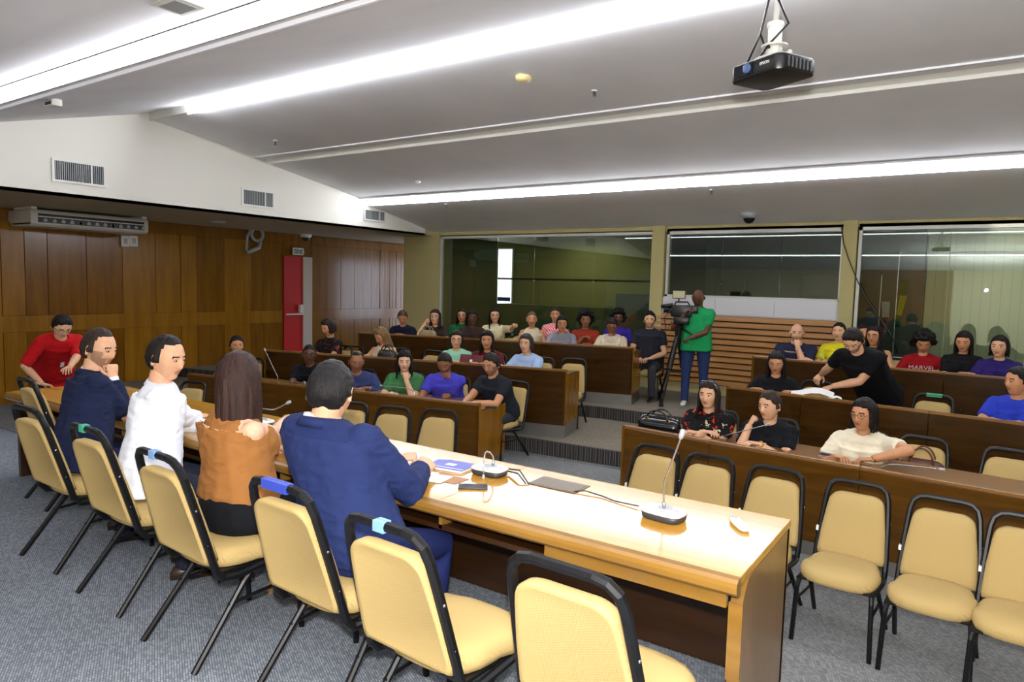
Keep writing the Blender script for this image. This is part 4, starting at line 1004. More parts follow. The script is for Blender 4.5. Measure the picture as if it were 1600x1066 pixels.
        vs = [p for r_ in rr for p in r_]; fs = []
        for i in range(4):
            for j in range(20): a0 = i*21+j; b0 = ((i+1) % 4)*21+j; fs.append((a0, a0+1, b0+1, b0))
        cc.add(vs, fs); cc.build('collar', colm, root, sm=True)
        if kind == 'jacket':
            c2 = MB(); rr = []
            for dz2, rad in ((-.02, 1.7), (.018, 1.42), (.02, 1.5), (-.03, 1.95)):
                rr.append([L_(cb+ax*(dz2-.03*max(0, abs(a)-1.3))-ff*math.cos(a)*nr*rad+rtt*math.sin(a)*nr*rad) for a in [-2.2+4.4*i/20 for i in range(21)]])
            vs = [p for r_ in rr for p in r_]; c2.add(vs, fs); c2.build('lapel_collar', tm, root, sm=True)
            for s, A, E, W_, h in arms:
                MB().tube([L_(E.lerp(W_, .88)), L_(W_+(W_-E).normalized()*.012)], .034*sc, 12).build('shirt_cuff', colm, root, sm=True)
    # ---- legs clothing
    lm = mat('trouser_%d_%d_%d' % legs, legs, .85, .2, noise_s=12, noise_a=.06, bump=.3, bump_s=20)
    c = MB()
    if skirt: c.rings([oval(L_(Pv+ax*.15), rt, fw, .142*sc*g, .118*sc*g), oval(L_(Pv+up*.06), rt, fw, .185*sc*g, .15*sc*g), oval(L_(Pv-up*.02), rt, fw, .198*sc*g, .158*sc*g), oval(L_(Pv-up*.08), rt, fw, .18*sc*g, .15*sc*g)])
    c.rings([oval(L_(Pv+up*.06), rt, fw, .15*sc*g, .112*sc*g), oval(L_(Pv), rt, fw, .172*sc*g, .135*sc*g), oval(L_(Pv-up*.08), rt, fw, .165*sc*g, .13*sc*g)])
    for s, hip, kn, an in LG:
        if skirt: c.tube([L_(hip), L_(hip.lerp(kn, .4)), L_(kn+fw*.03-up*.02)], [.105*sc*g, .1*sc*g, .085*sc], 12)
        else: c.tube([L_(hip), L_(hip.lerp(kn, .4)), L_(kn), L_(kn.lerp(an, .4)), L_(an-up*.02)], [.092*sc*g, .082*sc*g, .064*sc, .06*sc, .052*sc], 12)
    if skirt: h0_, k0_ = (LG[0][1]+LG[1][1])/2, (LG[0][2]+LG[1][2])/2; c.tube([L_(h0_), L_(k0_+fw*.03-up*.02)], [.11*sc*g, .085*sc], 12)
    obj('skirt' if skirt else 'trousers', remesh(c, 'trousers', .016 if not near else .012, [lm], 4), root)
    for s, hip, kn, an in LG:
        sh = MB(); rr = []
        for yy, wx, zt2 in ((-.07, .02, .05), (-.05, .036, .085), (.0, .038, .09), (.06, .042, .06), (.12, .044, .042), (.165, .03, .028), (.18, .01, .018)):
            cpt = Vector((an.x, an.y, floor))+fw*yy; rr.append([L_(cpt+rt*(wx*math.cos(a))+up*(zt2/2+.002+zt2/2*math.sin(a))) for a in [2*PI*i/12 for i in range(12)]])
        sh.rings(rr); sh.build('shoe', mat('shoe_%d_%d_%d' % shoes, shoes, .4), root, sm=True)
    # ---- hair
    hm = hair_m(hcol); Hh = HL @ Matrix.Diagonal((*(hs or ((1, 1, 1) if gender == 'm' else (.95, .95, .97))), 1)); h = MB()
    rnd = random.Random(int(px*7+py))
    def shell(off, rec=0., nz=0., nsc=30., lowcut=0):
        idx = {}; vs = []; fs = []
        keep = [hairline(p, rec) for p in HP]
        for f in HF:
            if min(keep[i] for i in f) > 0:
                for i in f:
                    if i not in idx:
                        p = HP[i]; d = Vector((p.x/.076, p.y/.097, p.z/.12)).normalized(); tk = smooth(keep[i]/.03)
                        q = p+d*(off*(.25+.75*tk)+nz*(noise.noise(p*nsc+Vector((px, 0, 0)))+.4)*tk); idx[i] = len(vs); vs.append(Hh @ q)
                fs.append(tuple(idx[i] for i in f))
        # inner skin closes the shell
        n = len(vs); inner = [None]*n
        for i, k in idx.items(): inner[k] = Hh @ (HP[i]*.97)
        ed = {}
        for f in fs:
            for a_, b_ in zip(f, f[1:]+f[:1]): ed[(a_, b_)] = 1
        allf = fs+[tuple(i+n for i in f[::-1]) for f in fs]+[(b_, a_, a_+n, b_+n) for (a_, b_) in ed if (b_, a_) not in ed]
        h.add(vs+inner, allf)
    def strands(length, n=30, spread=.02, r_=.017, a0=2.2, fwd=0.0, wave=.004, part=0.):
        for i in range(n):
            ph = -a0+2*a0*i/(n-1); L1 = length*(.88+.2*rnd.random()); jt = rnd.uniform(-.004, .004)
            s_, c_ = math.sin(ph), -math.cos(ph); pts = []; rs = []
            for tt in (.12, .45, .85, 1.2):
                x_ = .080*math.sin(tt*1.2)*s_+part*(1-tt); y_ = .100*math.sin(tt*1.2)*c_-.008; z_ = .118*math.cos(tt*1.2)+.004
                pts.append(Vector((x_*1.03, y_*1.03, z_+jt)))
                rs.append(r_*(.7+.4*tt))
            q = pts[-1]
            m_ = 6
            for k in range(1, m_+1):
                t_ = k/m_; drop = L1*t_
                pts.append(Vector((q.x*(1+.12*t_+spread*4*t_)+wave*math.sin(k*1.9+i*.8), q.y*(1-.1*t_)+fwd*t_*(1 if abs(ph) > 1.3 else 0)+wave*math.cos(k*1.7+i), q.z-drop)))
                rs.append(r_*(1.1-.75*t_*t_))
            # fall along gravity below the ears
            W2 = []
            for k, p in enumerate(pts):
                wv = Hh @ p
                if k > 3: w0 = Hh @ pts[3]; wv = Vector((w0.x+(wv.x-w0.x)*.9, w0.y+(wv.y-w0.y)*.9, w0.z-(pts[3].z-p.z)*sc)); wv = wv.lerp(Hh @ p, .35)
                W2.append(wv)
            h.tube(W2, [r*sc for r in rs], 7, flat=.8)
    if hair == 'short': shell(.011, recede, .006, 60)
    elif hair == 'buzz': shell(.0045, recede, .001)
    elif hair == 'curly': shell(.035, recede-.6, .03, 34); 
    elif hair == 'afro':
        shell(.045, recede-.4, .03, 40)
    elif hair == 'bun': shell(.010, 0, .003, 40); h.ell(Hh @ Vector((0, -.105, .03)), (.036, .036, .034), nu=14, nv=10)
    elif hair == 'pony': shell(.010, 0, .003, 40); h.tube([Hh @ Vector((0, -.10, .02)), Hh @ Vector((0, -.125, -.02)), Hh @ Vector((.0, -.12, -.1)), Hh @ Vector((0, -.11, -.16))], [.02, .026, .022, .008], 10)
    elif hair == 'bob': shell(.014, -.1, .004, 40); strands(hlen*.5, 30, .01, .016, 1.95, .01)
    elif hair == 'long': shell(.012, -.1, .003, 40); strands(hlen, 56, .022, .015, 1.95, .02, .004)
    elif hair == 'wavy': shell(.018, -.1, .008, 50); strands(hlen, 54, .02, .0145, 2.0, .02, .008)
    if hair != 'bald':
        h.build('hair', hm, root, sm=True)
    if glasses:
        gm = mat('glasses_%s' % glasses, {'black': (14, 12, 12), 'brown': (90, 44, 26), 'metal': (120, 116, 110)}[glasses], .3)
        g_ = MB(); rr_ = .0021
        for s in (-1, 1):
            g_.tube([Hh @ Vector((s*.034+.024*math.cos(a), .099-.004*abs(math.cos(a))-.012*(.5+.5*s*math.cos(a))*.6, .002+.0185*math.sin(a))) for a in [2*PI*i/16 for i in range(16)]], rr_, 6, closed=True)
            g_.tube([Hh @ Vector((s*.057, .092, .008)), Hh @ Vector((s*.077, .06, .010)), Hh @ Vector((s*.081, -.005, .008)), Hh @ Vector((s*.078, -.02, -.004))], rr_, 6)
        g_.tube([Hh @ Vector((-.012, .099, .004)), Hh @ Vector((0, .1035, .007)), Hh @ Vector((.012, .099, .004))], rr_, 6)
        if glasses == 'top': pass
        g_.build('glasses', gm, root, sm=True)
    return dict(root=root, inv=inv, Hh=Hh, Sh=Sh, Pv=Pv, fw=fw, rt=rt, up=up, ax=ax, ff=ff, Hc=Hc, arms=arms, L=L_, sc=sc, w=w_, top=ct)
# ---------------------------------------------------------------- who sits where
def rowline(a, b, off):
    u = Vector((b[0]-a[0], b[1]-a[1])).normalized(); n = Vector((-u.y, u.x)); return ((a[0]+n.x*off, a[1]+n.y*off), (b[0]+n.x*off, b[1]+n.y*off))
def Yl(y): return ((-20, y), (20, y))
def stripes(name, c0, c1, s, d='DIAGONAL'):
    m = mat(name, c0, .85, .2); nt = m.node_tree; tc = nt.nodes.new('ShaderNodeTexCoord'); wv = nt.nodes.new('ShaderNodeTexWave'); wv.bands_direction = d; wv.inputs['Scale'].default_value = s; wv.inputs['Distortion'].default_value = 1.5
    nt.links.new(tc.outputs['Object'], wv.inputs['Vector']); r = nt.nodes.new('ShaderNodeValToRGB'); r.color_ramp.elements[0].position = .45; r.color_ramp.elements[1].position = .55
    r.color_ramp.elements[0].color = (*lin(c0), 1); r.color_ramp.elements[1].color = (*lin(c1), 1); nt.links.new(wv.outputs['Fac'], r.inputs[0]); nt.links.new(r.outputs[0], nt.nodes['Principled BSDF'].inputs['Base Color']); return m
def floral(name, cols, s):
    m = mat(name, cols[0], .8, .2); nt = m.node_tree; tc = nt.nodes.new('ShaderNodeTexCoord'); v = nt.nodes.new('ShaderNodeTexVoronoi'); v.inputs['Scale'].default_value = s
    nz = nt.nodes.new('ShaderNodeTexNoise'); nz.inputs['Scale'].default_value = s*2.2; mx = nt.nodes.new('ShaderNodeMix'); mx.data_type = 'VECTOR'; mx.inputs[0].default_value = .12
    nt.links.new(tc.outputs['Object'], mx.inputs[4]); nt.links.new(tc.outputs['Object'], nz.inputs['Vector']); nt.links.new(nz.outputs['Color'], mx.inputs[5]); nt.links.new(mx.outputs[1], v.inputs['Vector'])
    sp = nt.nodes.new('ShaderNodeSeparateColor'); nt.links.new(v.outputs['Color'], sp.inputs[0])
    r = nt.nodes.new('ShaderNodeValToRGB'); r.color_ramp.interpolation = 'CONSTANT'; n = len(cols)
    while len(r.color_ramp.elements) < n: r.color_ramp.elements.new(.5)
    for i, c in enumerate(cols): r.color_ramp.elements[i].position = i/n; r.color_ramp.elements[i].color = (*lin(c), 1)
    nt.links.new(sp.outputs[0], r.inputs[0])
    st = nt.nodes.new('ShaderNodeMath'); st.operation = 'LESS_THAN'; st.inputs[1].default_value = .42; nt.links.new(v.outputs['Distance'], st.inputs[0])
    m2 = nt.nodes.new('ShaderNodeMix'); m2.data_type = 'RGBA'; m2.inputs[6].default_value = (*lin(cols[0]), 1); nt.links.new(st.outputs[0], m2.inputs[0]); nt.links.new(r.outputs[0], m2.inputs[7])
    nt.links.new(m2.outputs[2], nt.nodes['Principled BSDF'].inputs['Base Color']); return m
G4 = 'chairs with a sitter in the audience'
def aud(label, px, py, row_, off, floor, wz, seat=True, chl=None, **k):
    P = person(label, px, py, rowline(*row_, off), floor, wz=wz, res=k.pop('res', 1.0), **k)
    if seat:
        f_ = P['fw']; c = P['Pv']+f_*.06
        chair(c.x, c.y, floor, math.atan2(-f_.x, f_.y), chl or 'chair under the '+' '.join(label.split(',')[0].split()[:12]), G4)
    return P
RL0, RL1, RL2, RR0, RR1, RR2 = (L0a, L0b), (L1a, L1b), (L2a, L2b), (R0a, R0b), (R1a, R1b), (R2a, R2b)
def item_on(row_, px, py, z, off):
    """point over the desk line at given offset"""
    q = atline(px, py, *rowline(*row_, off)); return Vector((q.x, q.y, z))

# ---- head table (seen from behind)
P1 = person('man in a navy suit at the head table with his fist at his mouth', 155, 545, Yl(2.42), DZ, face=(.35, 1), look=(.86, .45), hp=10, skin='light', hcol=(58, 44, 36), recede=.6, kind='jacket', sleeve='long', top=(22, 30, 60), legs=(20, 26, 54), beard=1,
            rh=('head', (.03, .14, -.16)), rcurl=1.5, lh=(.02, .4, TZ+.03), res=.62, group='people at the head table', legvis=-.2, hscale=1.13, girth=1.08, pelvis=(-4.9, 2.15))
P2 = person('man in a white shirt at the head table, beside the long haired woman', 260, 560, Yl(2.4), DZ, face=(.6, 1), look=(.93, .38), hp=8, skin='light', hcol=(30, 24, 22), recede=.5, kind='shirt', sleeve='long', top=(226, 230, 240), legs=(30, 34, 48),
            rh=('px', (316, 655, TZ+.04)), lh=(-.02, .4, TZ+.04), res=.62, group='people at the head table', legvis=-.25, hscale=1.15, pelvis=(-4.05, 2.15), shoes=(50, 34, 26), girth=1.05)
P3 = person('woman with long brown hair in a brown sleeveless top at the head table', 374, 592, Yl(2.25), DZ, face=(.1, 1), look=(-.45, 1), hp=6, hr=-4, skin='fair', gender='f', hair='long', hlen=.85, hcol=(64, 40, 34), kind='vest_top', top=(150, 100, 52), legs=(14, 16, 22),
            rh=('ln', (458, 652, 2.8)), lh=(-.1, .35, TZ+.04), res=.62, group='people at the head table', skirt=True, legvis=-.12, hscale=1.2, pelvis=(-3.14, 2.15), shoes=(206, 160, 120), girth=1.06)
P4 = person('man in a blue suit and glasses seen from behind at the head table', 517, 614, Yl(2.28), DZ, face=(-.1, 1), look=(-.55, 1), hp=18, skin='light', hcol=(38, 36, 38), kind='jacket', sleeve='long', top=(32, 44, 88), legs=(26, 36, 84),
            rh=('px', (658, 733, TZ+.05)), lh=('px', (622, 716, TZ+.05)), lcurl=.9, rcurl=.9, res=.62, glasses='black', group='people at the head table', hscale=1.22, girth=1.08, legvis=-.1, pelvis=(-2.28, 2.16), nk=-.045, lhn=((.8, .6, .1), (0, -.2, 1)), rhn=((-.3, 1, .2), (.6, 0, 1)))
P5 = person('standing man in a red shirt leaning on the far end of the head table', 97, 510, Yl(3.62), 0, yaw=20, hyaw=18, hp=32, skin='light', hcol=(24, 20, 20), kind='shirt_out', top=(176, 14, 22), sleeve='elbow', legs=(22, 24, 34), pose='bend', pelvis=(*atline(84, 600, *Yl(3.8))[:2], .95),
            lh=('ln', (104, 592, 3.45)), rh=('ln', (66, 600, 3.5)), glasses='black', hscale=1.1, group='standing people')

# ---- left block, front row
wz0 = .74
aud('young man in black at the far end of the left front desk', 370, 540, RL0, .7, 0, wz0, yaw=-25, hyaw=8, skin='tan', hair='short', hcol=(28, 20, 18), top=(14, 15, 18), kind='t_shirt')
PW = aud('man with glasses in black, hands clasped on the left front desk', 483, 554, RL0, .7, 0, wz0, yaw=-22, hyaw=2, skin='dark', hair='buzz', hcol=(16, 13, 12), top=(13, 14, 22), glasses='black', girth=1.1, kind='shirt', lh=(-.06, .4, None), rh=(.0, .42, None), lcurl=1.2, rcurl=1.2)
aud('man in a slate blue shirt leaning on the left front desk', 557, 566, RL0, .62, 0, wz0, yaw=-10, hyaw=6, hp=8, skin='brown', hair='buzz', recede=.8, hcol=(34, 28, 26), top=(52, 62, 104), sleeve='long', glasses='metal', rh=(-.05, .36, None), lh=(-.2, .25, None), girth=1.08)
aud('dark haired woman in a green top resting her chin on her hand', 632, 565, RL0, .66, 0, wz0, yaw=-12, hyaw=0, hp=4, skin='fair', gender='f', hair='wavy', hlen=.2, hcol=(26, 18, 17), top=(60, 112, 66), kind='blouse', girth=1.18, lh=('head', (-.02, .15, -.18)), lcurl=1.4, rh=(.08, .36, None), rcurl=.7)
aud('man in a violet blue T-shirt looking down and writing', 695, 567, RL0, .62, 0, wz0, yaw=-18, hyaw=-14, hp=28, skin='brown', hair='buzz', hcol=(24, 20, 18), top=(66, 62, 178), beard=1, lh=('head', (-.07, .05, -.18)), lcurl=.6, rh=(.12, .42, None), rcurl=1.0)
aud('man in a charcoal polo with glasses at the aisle end of the left front desk', 768, 570, RL0, .70, 0, wz0, yaw=-42, hyaw=-38, hp=12, skin='tan', hair='short', hcol=(34, 28, 24), top=(28, 32, 40), kind='polo', glasses='metal', beard=1, lh=(-.1, .46, None), rh=(.02, .48, None), lcurl=1.1, rcurl=1.1, legs=(44, 46, 52), girth=1.05)
# ---- left block, second row
wz1 = 1.02
aud('curly haired woman in an orange patterned black top near the red door', 513, 512, RL1, .7, .18, wz1, yaw=-45, hyaw=-55, hp=18, skin='tan', gender='f', hair='wavy', hlen=.1, hcol=(44, 30, 24), topmat=floral('orange_print', [(15, 14, 16), (15, 14, 16), (150, 60, 24), (15, 14, 16)], 26), kind='blouse', sleeve='short', girth=1.05)
aud('woman with long blonde streaked hair bending over the second left desk', 596, 525, RL1, .66, .18, wz1, yaw=-35, hyaw=-52, hp=30, skin='tan', gender='f', hair='wavy', hlen=.26, hcol=BLND, top=(190, 176, 150), kind='vest_top', lh=(-.18, .32, None), rh=(.1, .3, None))
aud('woman with glasses in a mint striped blouse behind the second left desk', 713, 531, RL1, .75, .18, wz1, yaw=-12, hyaw=0, skin='light', gender='f', hair='bob', hlen=.16, hcol=(40, 28, 24), topmat=stripes('mint_stripes', (170, 220, 196), (110, 180, 150), 26), kind='blouse', glasses='black')
aud('woman with dark wavy hair in a maroon top behind a dark red folder', 761, 532, RL1, .75, .18, wz1, yaw=-14, hyaw=-6, skin='tan', gender='f', hair='wavy', hlen=.22, hcol=(22, 17, 17), top=(84, 18, 26), kind='blouse', girth=1.08)
aud('older woman with grey streaked hair in a light blue blouse at the second left desk', 822, 537, RL1, .62, .18, wz1, yaw=-30, hyaw=-24, skin='light', gender='f', hair='bob', hlen=.22, hcol=(60, 54, 52), top=(160, 186, 224), kind='blouse', girth=1.08, lcurl=1.0, rcurl=1.0)
# ---- left block, third row
wz2 = 1.18
aud('woman in a navy T-shirt looking down at her phone by the pillar', 629, 496, RL2, .7, .35, wz2, yaw=-10, hyaw=-4, hp=26, skin='tan', gender='f', hair='pony', hcol=(92, 66, 44), top=(18, 22, 44), girth=1.05, lh=(-.03, .34, wz2+.04), rh=(.05, .34, wz2+.04))
aud('woman with glasses and auburn hair raising her hand beside her face', 680, 496, RL2, .75, .35, wz2, yaw=-6, hyaw=-14, hp=-8, skin='light', gender='f', hair='wavy', hlen=.2, hcol=(56, 30, 22), top=(50, 38, 36), kind='t_shirt', glasses='metal', rh=('head', (.14, .07, -.1)), rcurl=1.2)
aud('woman with black hair in green, half hidden in the third left row', 722, 493, RL2, 1.25, .35, wz2, yaw=0, hyaw=-10, skin='tan', gender='f', hair='long', hlen=.2, hcol=BLK, top=(20, 96, 52), kind='blouse', glasses='black', lh=(-.1, .3, .95), rh=(.1, .3, .95))
aud('young woman in a brown printed T-shirt in the third left row', 738, 497, RL2, .75, .35, wz2, yaw=-4, hyaw=4, skin='dark', gender='f', hair='bob', hlen=.1, hcol=BLK, top=(58, 42, 38), kind='t_shirt')
aud('woman with long black hair in a cream top stretching her arm along a chair', 773, 493, RL2, 1.05, .35, wz2, yaw=-8, hyaw=4, skin='light', gender='f', hair='long', hlen=.3, hcol=BLK, top=(216, 204, 164), kind='blouse', sleeve='elbow', glasses='metal', lh=('ln', (806, 506, 9.9)), rh=(.1, .3, 1.0))
aud('older woman with cropped hair in a white sleeveless top', 831, 499, RL2, 1.0, .35, wz2, yaw=-10, hyaw=0, skin='tan', gender='f', hair='buzz', hcol=(120, 100, 80), top=(208, 196, 164), kind='vest_top', lh=(-.1, .3, 1.0), rh=(.1, .3, 1.0))
aud('person in a pink and white tie dye shirt, face half hidden', 868, 492, RL2, 1.45, .35, wz2, yaw=0, hyaw=-5, skin='tan', gender='f', hair='pony', hcol=(60, 44, 34), topmat=stripes('pink_tie_dye', (232, 92, 100), (236, 190, 190), 10), kind='t_shirt', lh=(-.1, .3, 1.0), rh=(.1, .3, 1.0))
aud('woman with a dark bob and glasses in a grey shirt at the third left desk', 878, 506, RL2, .7, .35, wz2, yaw=-8, hyaw=4, hp=4, skin='tan', gender='f', hair='bob', hlen=.2, hcol=(28, 20, 18), top=(128, 130, 140), kind='shirt', glasses='metal', girth=1.05)
aud('woman with a round dark afro in a rust red top', 915, 500, RL2, 1.1, .35, wz2, yaw=-6, hyaw=0, skin='brown', gender='f', hair='afro', hcol=BLK, top=(138, 44, 22), kind='blouse', girth=1.12, glasses='metal', rh=(.02, .2, 1.3), rcurl=.6)
aud('woman in purple almost hidden behind the beige vest', 966, 497, RL2, 1.35, .35, wz2, yaw=0, hyaw=0, skin='dark', gender='f', hair='curly', hcol=BLK, top=(54, 34, 140), kind='blouse', lh=(-.1, .3, 1.0), rh=(.1, .3, 1.0))
PV = aud('person in a beige pocket vest looking down at the third left desk', 956, 509, RL2, .68, .35, wz2, yaw=-10, hyaw=-4, hp=26, skin='brown', gender='f', hair='short', hcol=(40, 32, 30), top=(196, 184, 160), kind='t_shirt', girth=1.15, glasses='black')
aud('man in a dark grey polo sitting at the aisle with papers on his lap', 1015, 500, RL2, .95, .35, 1.05, yaw=-12, hyaw=0, skin='light', hair='short', hcol=(20, 17, 17), top=(34, 36, 46), kind='polo', girth=1.08, legs=(54, 54, 60), beard=1, lh=(-.1, .3, 1.04), rh=(.1, .34, 1.04))
# ---- right block
wzr0 = .80
PF = aud('older woman in a black floral blouse with glasses on her head', 1108, 617, RR0, .45, 0, wzr0, yaw=-14, hyaw=-22, skin='light', gender='f', hair='long', hlen=.26, hcol=(44, 30, 26), topmat=floral('red_floral', [(14, 13, 16), (196, 34, 30), (14, 13, 16), (206, 200, 170), (14, 13, 16), (220, 60, 40), (14, 13, 16)], 20), kind='blouse', girth=1.16, rh=(-.05, .32, wzr0+.05), lh=(.04, .27, wzr0+.02), res=.75, lcurl=.4, rcurl=.3)
PG = aud('woman in a black V-neck top with her fist at her mouth', 1203, 634, RR0, .45, 0, wzr0, yaw=-10, hyaw=-42, hp=4, skin='light', gender='f', hair='bun', hcol=(60, 42, 32), top=(16, 17, 24), kind='blouse', girth=1.16, rh=('head', (.07, .15, -.15)), rcurl=1.3, lh=(.02, .34, None), res=.75)
PX = aud('woman with round glasses in a cream shirt at the right front desk', 1350, 648, RR0, .45, 0, wzr0, yaw=-4, hyaw=-32, hp=2, skin='tan', gender='f', hair='bob', hlen=.26, hcol=(26, 18, 18), top=(232, 224, 200), kind='shirt', girth=1.1, glasses='brown', rh=(.16, .3, None), lh=('px', (1362, 718, .84), None, (1, -.1, .35)), res=.75)
aud('woman with glasses and long black hair in black at the second right desk', 1213, 567, RR1, .6, .18, 1.02, yaw=-4, hyaw=-6, hp=14, skin='tan', gender='f', hair='long', hlen=.26, hcol=(26, 23, 24), top=(16, 16, 20), kind='t_shirt', glasses='metal', girth=1.05, lh=(-.2, .3, None), rh=(.2, .28, None))
aud('woman in a bright blue V-neck top cut by the right edge', 1590, 596, RR1, .62, .18, 1.02, yaw=-10, hyaw=-50, skin='tan', gender='f', hair='bun', hcol=(20, 17, 18), top=(38, 58, 176), kind='blouse', girth=1.15)
PB = person('man in a black polo bending to spread papers on the second right desk', 1333, 532, rowline(*RR1, .62), .18, yaw=-22, hyaw=-18, hp=42, skin='light', hcol=(40, 30, 24), kind='polo', top=(12, 13, 18), legs=(14, 15, 20), pose='bend', pelvis=(-.93, 8.98, 1.02), beard=1,
            rh=('px', (1276, 592, 1.12)), lh=('px', (1300, 604, 1.12)), rcurl=.6, lcurl=.4, group='standing people', hscale=1.15, girth=1.1, rhn=((-.3, -.6, -.5), (0, -.5, 1)), lhn=((-.6, -.6, -.3), (0, -.3, 1)))
aud('bald bearded man in a dark blue T-shirt with his hand at his mouth', 1245, 521, RR2, .72, .35, 1.18, yaw=0, hyaw=2, skin='light', hair='bald', hcol=(30, 24, 22), top=(34, 38, 62), kind='t_shirt', girth=1.28, beard=1, lh=('head', (-.01, .15, -.16)), lcurl=1.4, rh=(-.1, .22, None))
aud('woman in a yellow blouse behind the bending man', 1311, 519, RR2, 1.0, .35, 1.18, yaw=-4, hyaw=-14, hp=-5, skin='light', gender='f', hair='bun', hcol=(32, 24, 24), top=(206, 196, 30), kind='blouse', lh=(-.12, .3, None), rh=(.1, .3, None))
aud('woman with black hair mostly hidden behind the bending man', 1349, 521, RR2, 1.3, .35, 1.18, yaw=0, hyaw=10, skin='tan', gender='f', hair='bob', hlen=.14, hcol=BLK, top=(24, 24, 28), kind='blouse', lh=(-.1, .25, 1.0), rh=(.1, .25, 1.0))
aud('woman with glasses and long dark hair next to the bending man', 1366, 525, RR2, .8, .35, 1.18, yaw=0, hyaw=-20, skin='tan', gender='f', hair='wavy', hlen=.22, hcol=(26, 20, 20), top=(24, 24, 28), kind='vest_top', glasses='black', rh=(.12, .25, None), lh=(-.05, .3, None))
PM = aud('young woman with a curly black afro in a red T-shirt with white lettering', 1443, 536, RR2, .85, .35, 1.18, yaw=0, hyaw=2, hp=24, skin='tan', gender='f', hair='afro', hcol=(14, 12, 13), top=(140, 12, 22), kind='t_shirt', lh=(-.14, .2, 1.0), rh=(.14, .2, 1.0))
aud('young woman with long dark brown hair in a black polo', 1506, 534, RR2, .85, .35, 1.18, yaw=0, hyaw=-10, hp=12, skin='tan', gender='f', hair='long', hlen=.34, hcol=(30, 21, 20), top=(14, 14, 18), kind='polo', lh=(-.12, .3, None), rh=(-.02, .32, None))
aud('woman in a purple blouse with her hands joined at the third right desk', 1562, 542, RR2, .65, .35, 1.18, yaw=-10, hyaw=-14, skin='light', gender='f', hair='bob', hlen=.24, hcol=(24, 18, 20), top=(38, 26, 92), kind='blouse', girth=1.15, lcurl=1.1, rcurl=1.1)
# cameraman and his camera
PC = person('standing cameraman in a green polo and blue jeans looking down', 1091, 466, Yl(10.6), .35, yaw=-8, hyaw=-12, hp=36, skin='dark', hair='bald', hcol=(30, 22, 20), kind='polo', top=(28, 150, 84), legs=(40, 54, 96), pose='stand', shoes=(214, 214, 214), hscale=1.12, girth=1.1,
            rh=('ln', (1070, 492, 10.4)), lh=(.06, .3, 1.42), group='standing people', lcurl=1.0)
# lettering on the red shirt
def chest_text(P, s, size, down, fwd, m, nm='lettering', tilt=0):
    f_ = P['fw']; r_ = P['rt']; p = P['Sh']-P['ax']*down+P['ff']*fwd-P['inv']
    o = text(s, nm, size, m, P['root'], p, (0, 0, 0), .001)
    z_ = P['ff']; y_ = P['ax']; x_ = y_.cross(z_); o.rotation_euler = Matrix(((x_.x, y_.x, z_.x), (x_.y, y_.y, z_.y), (x_.z, y_.z, z_.z))).to_euler()
    return o
chest_text(PM, 'MARVEL', .085, .085, .165, m_white)
# beige vest panels
for s in (-1, 1):
    L_ = PV['L']; Sh, ax, ff, rt = PV['Sh'], PV['ax'], PV['ff'], PV['rt']
    pts = [L_(Sh+rt*s*.10-ff*.02+ax*.01), L_(Sh+rt*s*.11+ff*.07-ax*.03), L_(Sh+rt*s*.095+ff*.128-ax*.12), L_(Sh+rt*s*.09+ff*.15-ax*.26), L_(Sh+rt*s*.1+ff*.15-ax*.4)]
    MB().tube(pts, [.045, .055, .065, .07, .075], 10, flat=.35, up=tuple(ff)).build('vest_panel', mat('vest_beige', (222, 212, 184), .85), PV['root'], sm=True)
    MB().box(-.035, .035, -.012, .012, -.03, .03, M=Matrix.Translation(L_(Sh+rt*s*.09+ff*.185-ax*.2)) @ frame(ff, ax)).build('pocket', mat('vest_beige', (222, 212, 184), .85), PV['root'], bevel=.006)
# watches and bracelets
def band(P, i, m, nm, r_=.033, face=True):
    s, A, E, W_, h = P['arms'][i]; c = E.lerp(W_, .93)-P['inv']; d = (W_-E).normalized(); b = MB().tube([c-d*.008, c+d*.008], r_*P['sc'], 16)
    if face: b.ell(c+P['up']*r_*P['sc'], (.016, .016, .005))
    b.build(nm, m, P['root'], sm=True)
# lanyards
def lanyard(P, m, L=.3, ff_=.125):
    Sh, ax, ff, rt, l = P['Sh'], P['ax'], P['ff'], P['rt'], P['L']
    for s in (-1, 1): MB().tube([l(Sh+rt*s*.06-ff*.03+ax*.03), l(Sh+rt*s*.07+ff*.06-ax*.0), l(Sh+rt*s*.045+ff*(ff_-.01)-ax*L*.45), l(Sh+ff*ff_-ax*L)], .005, 6).build('lanyard', m, P['root'])
    MB().box(-.03, .03, -.003, .003, -.09, 0, M=Matrix.Translation(l(Sh+ff*(ff_+.005)-ax*L)) @ frame(ff, ax)).build('badge', m_paper, P['root'])
lanyard(PC, mat('lanyard_grey', (60, 60, 70), .6)); lanyard(P5, mat('lanyard_navy', (30, 34, 80), .6), .3, .14); lanyard(PB, mat('lanyard_blue', (40, 60, 170), .6), .25, .14)


band(PW, 0, m_silver, 'watch', .03); band(PG, 0, m_gold, 'watch', .028); band(PX, 0, m_gold, 'bracelet', .028, False); band(P3, 1, m_gold, 'bracelet', .028, False)

g_ = MB()
for s in (-1, 1):
    g_.tube([PF['Hh'] @ Vector((s*.032+.026*math.cos(a), .052+.014*math.sin(a), .118+.012*math.sin(a))) for a in [2*PI*i/14 for i in range(14)]], .0032, 6, closed=True)
    g_.tube([PF['Hh'] @ Vector((s*.06, .05, .115)), PF['Hh'] @ Vector((s*.085, .02, .06)), PF['Hh'] @ Vector((s*.088, -.02, .03))], .003, 6)
g_.build('glasses', m_silver, PF['root'], sm=True)
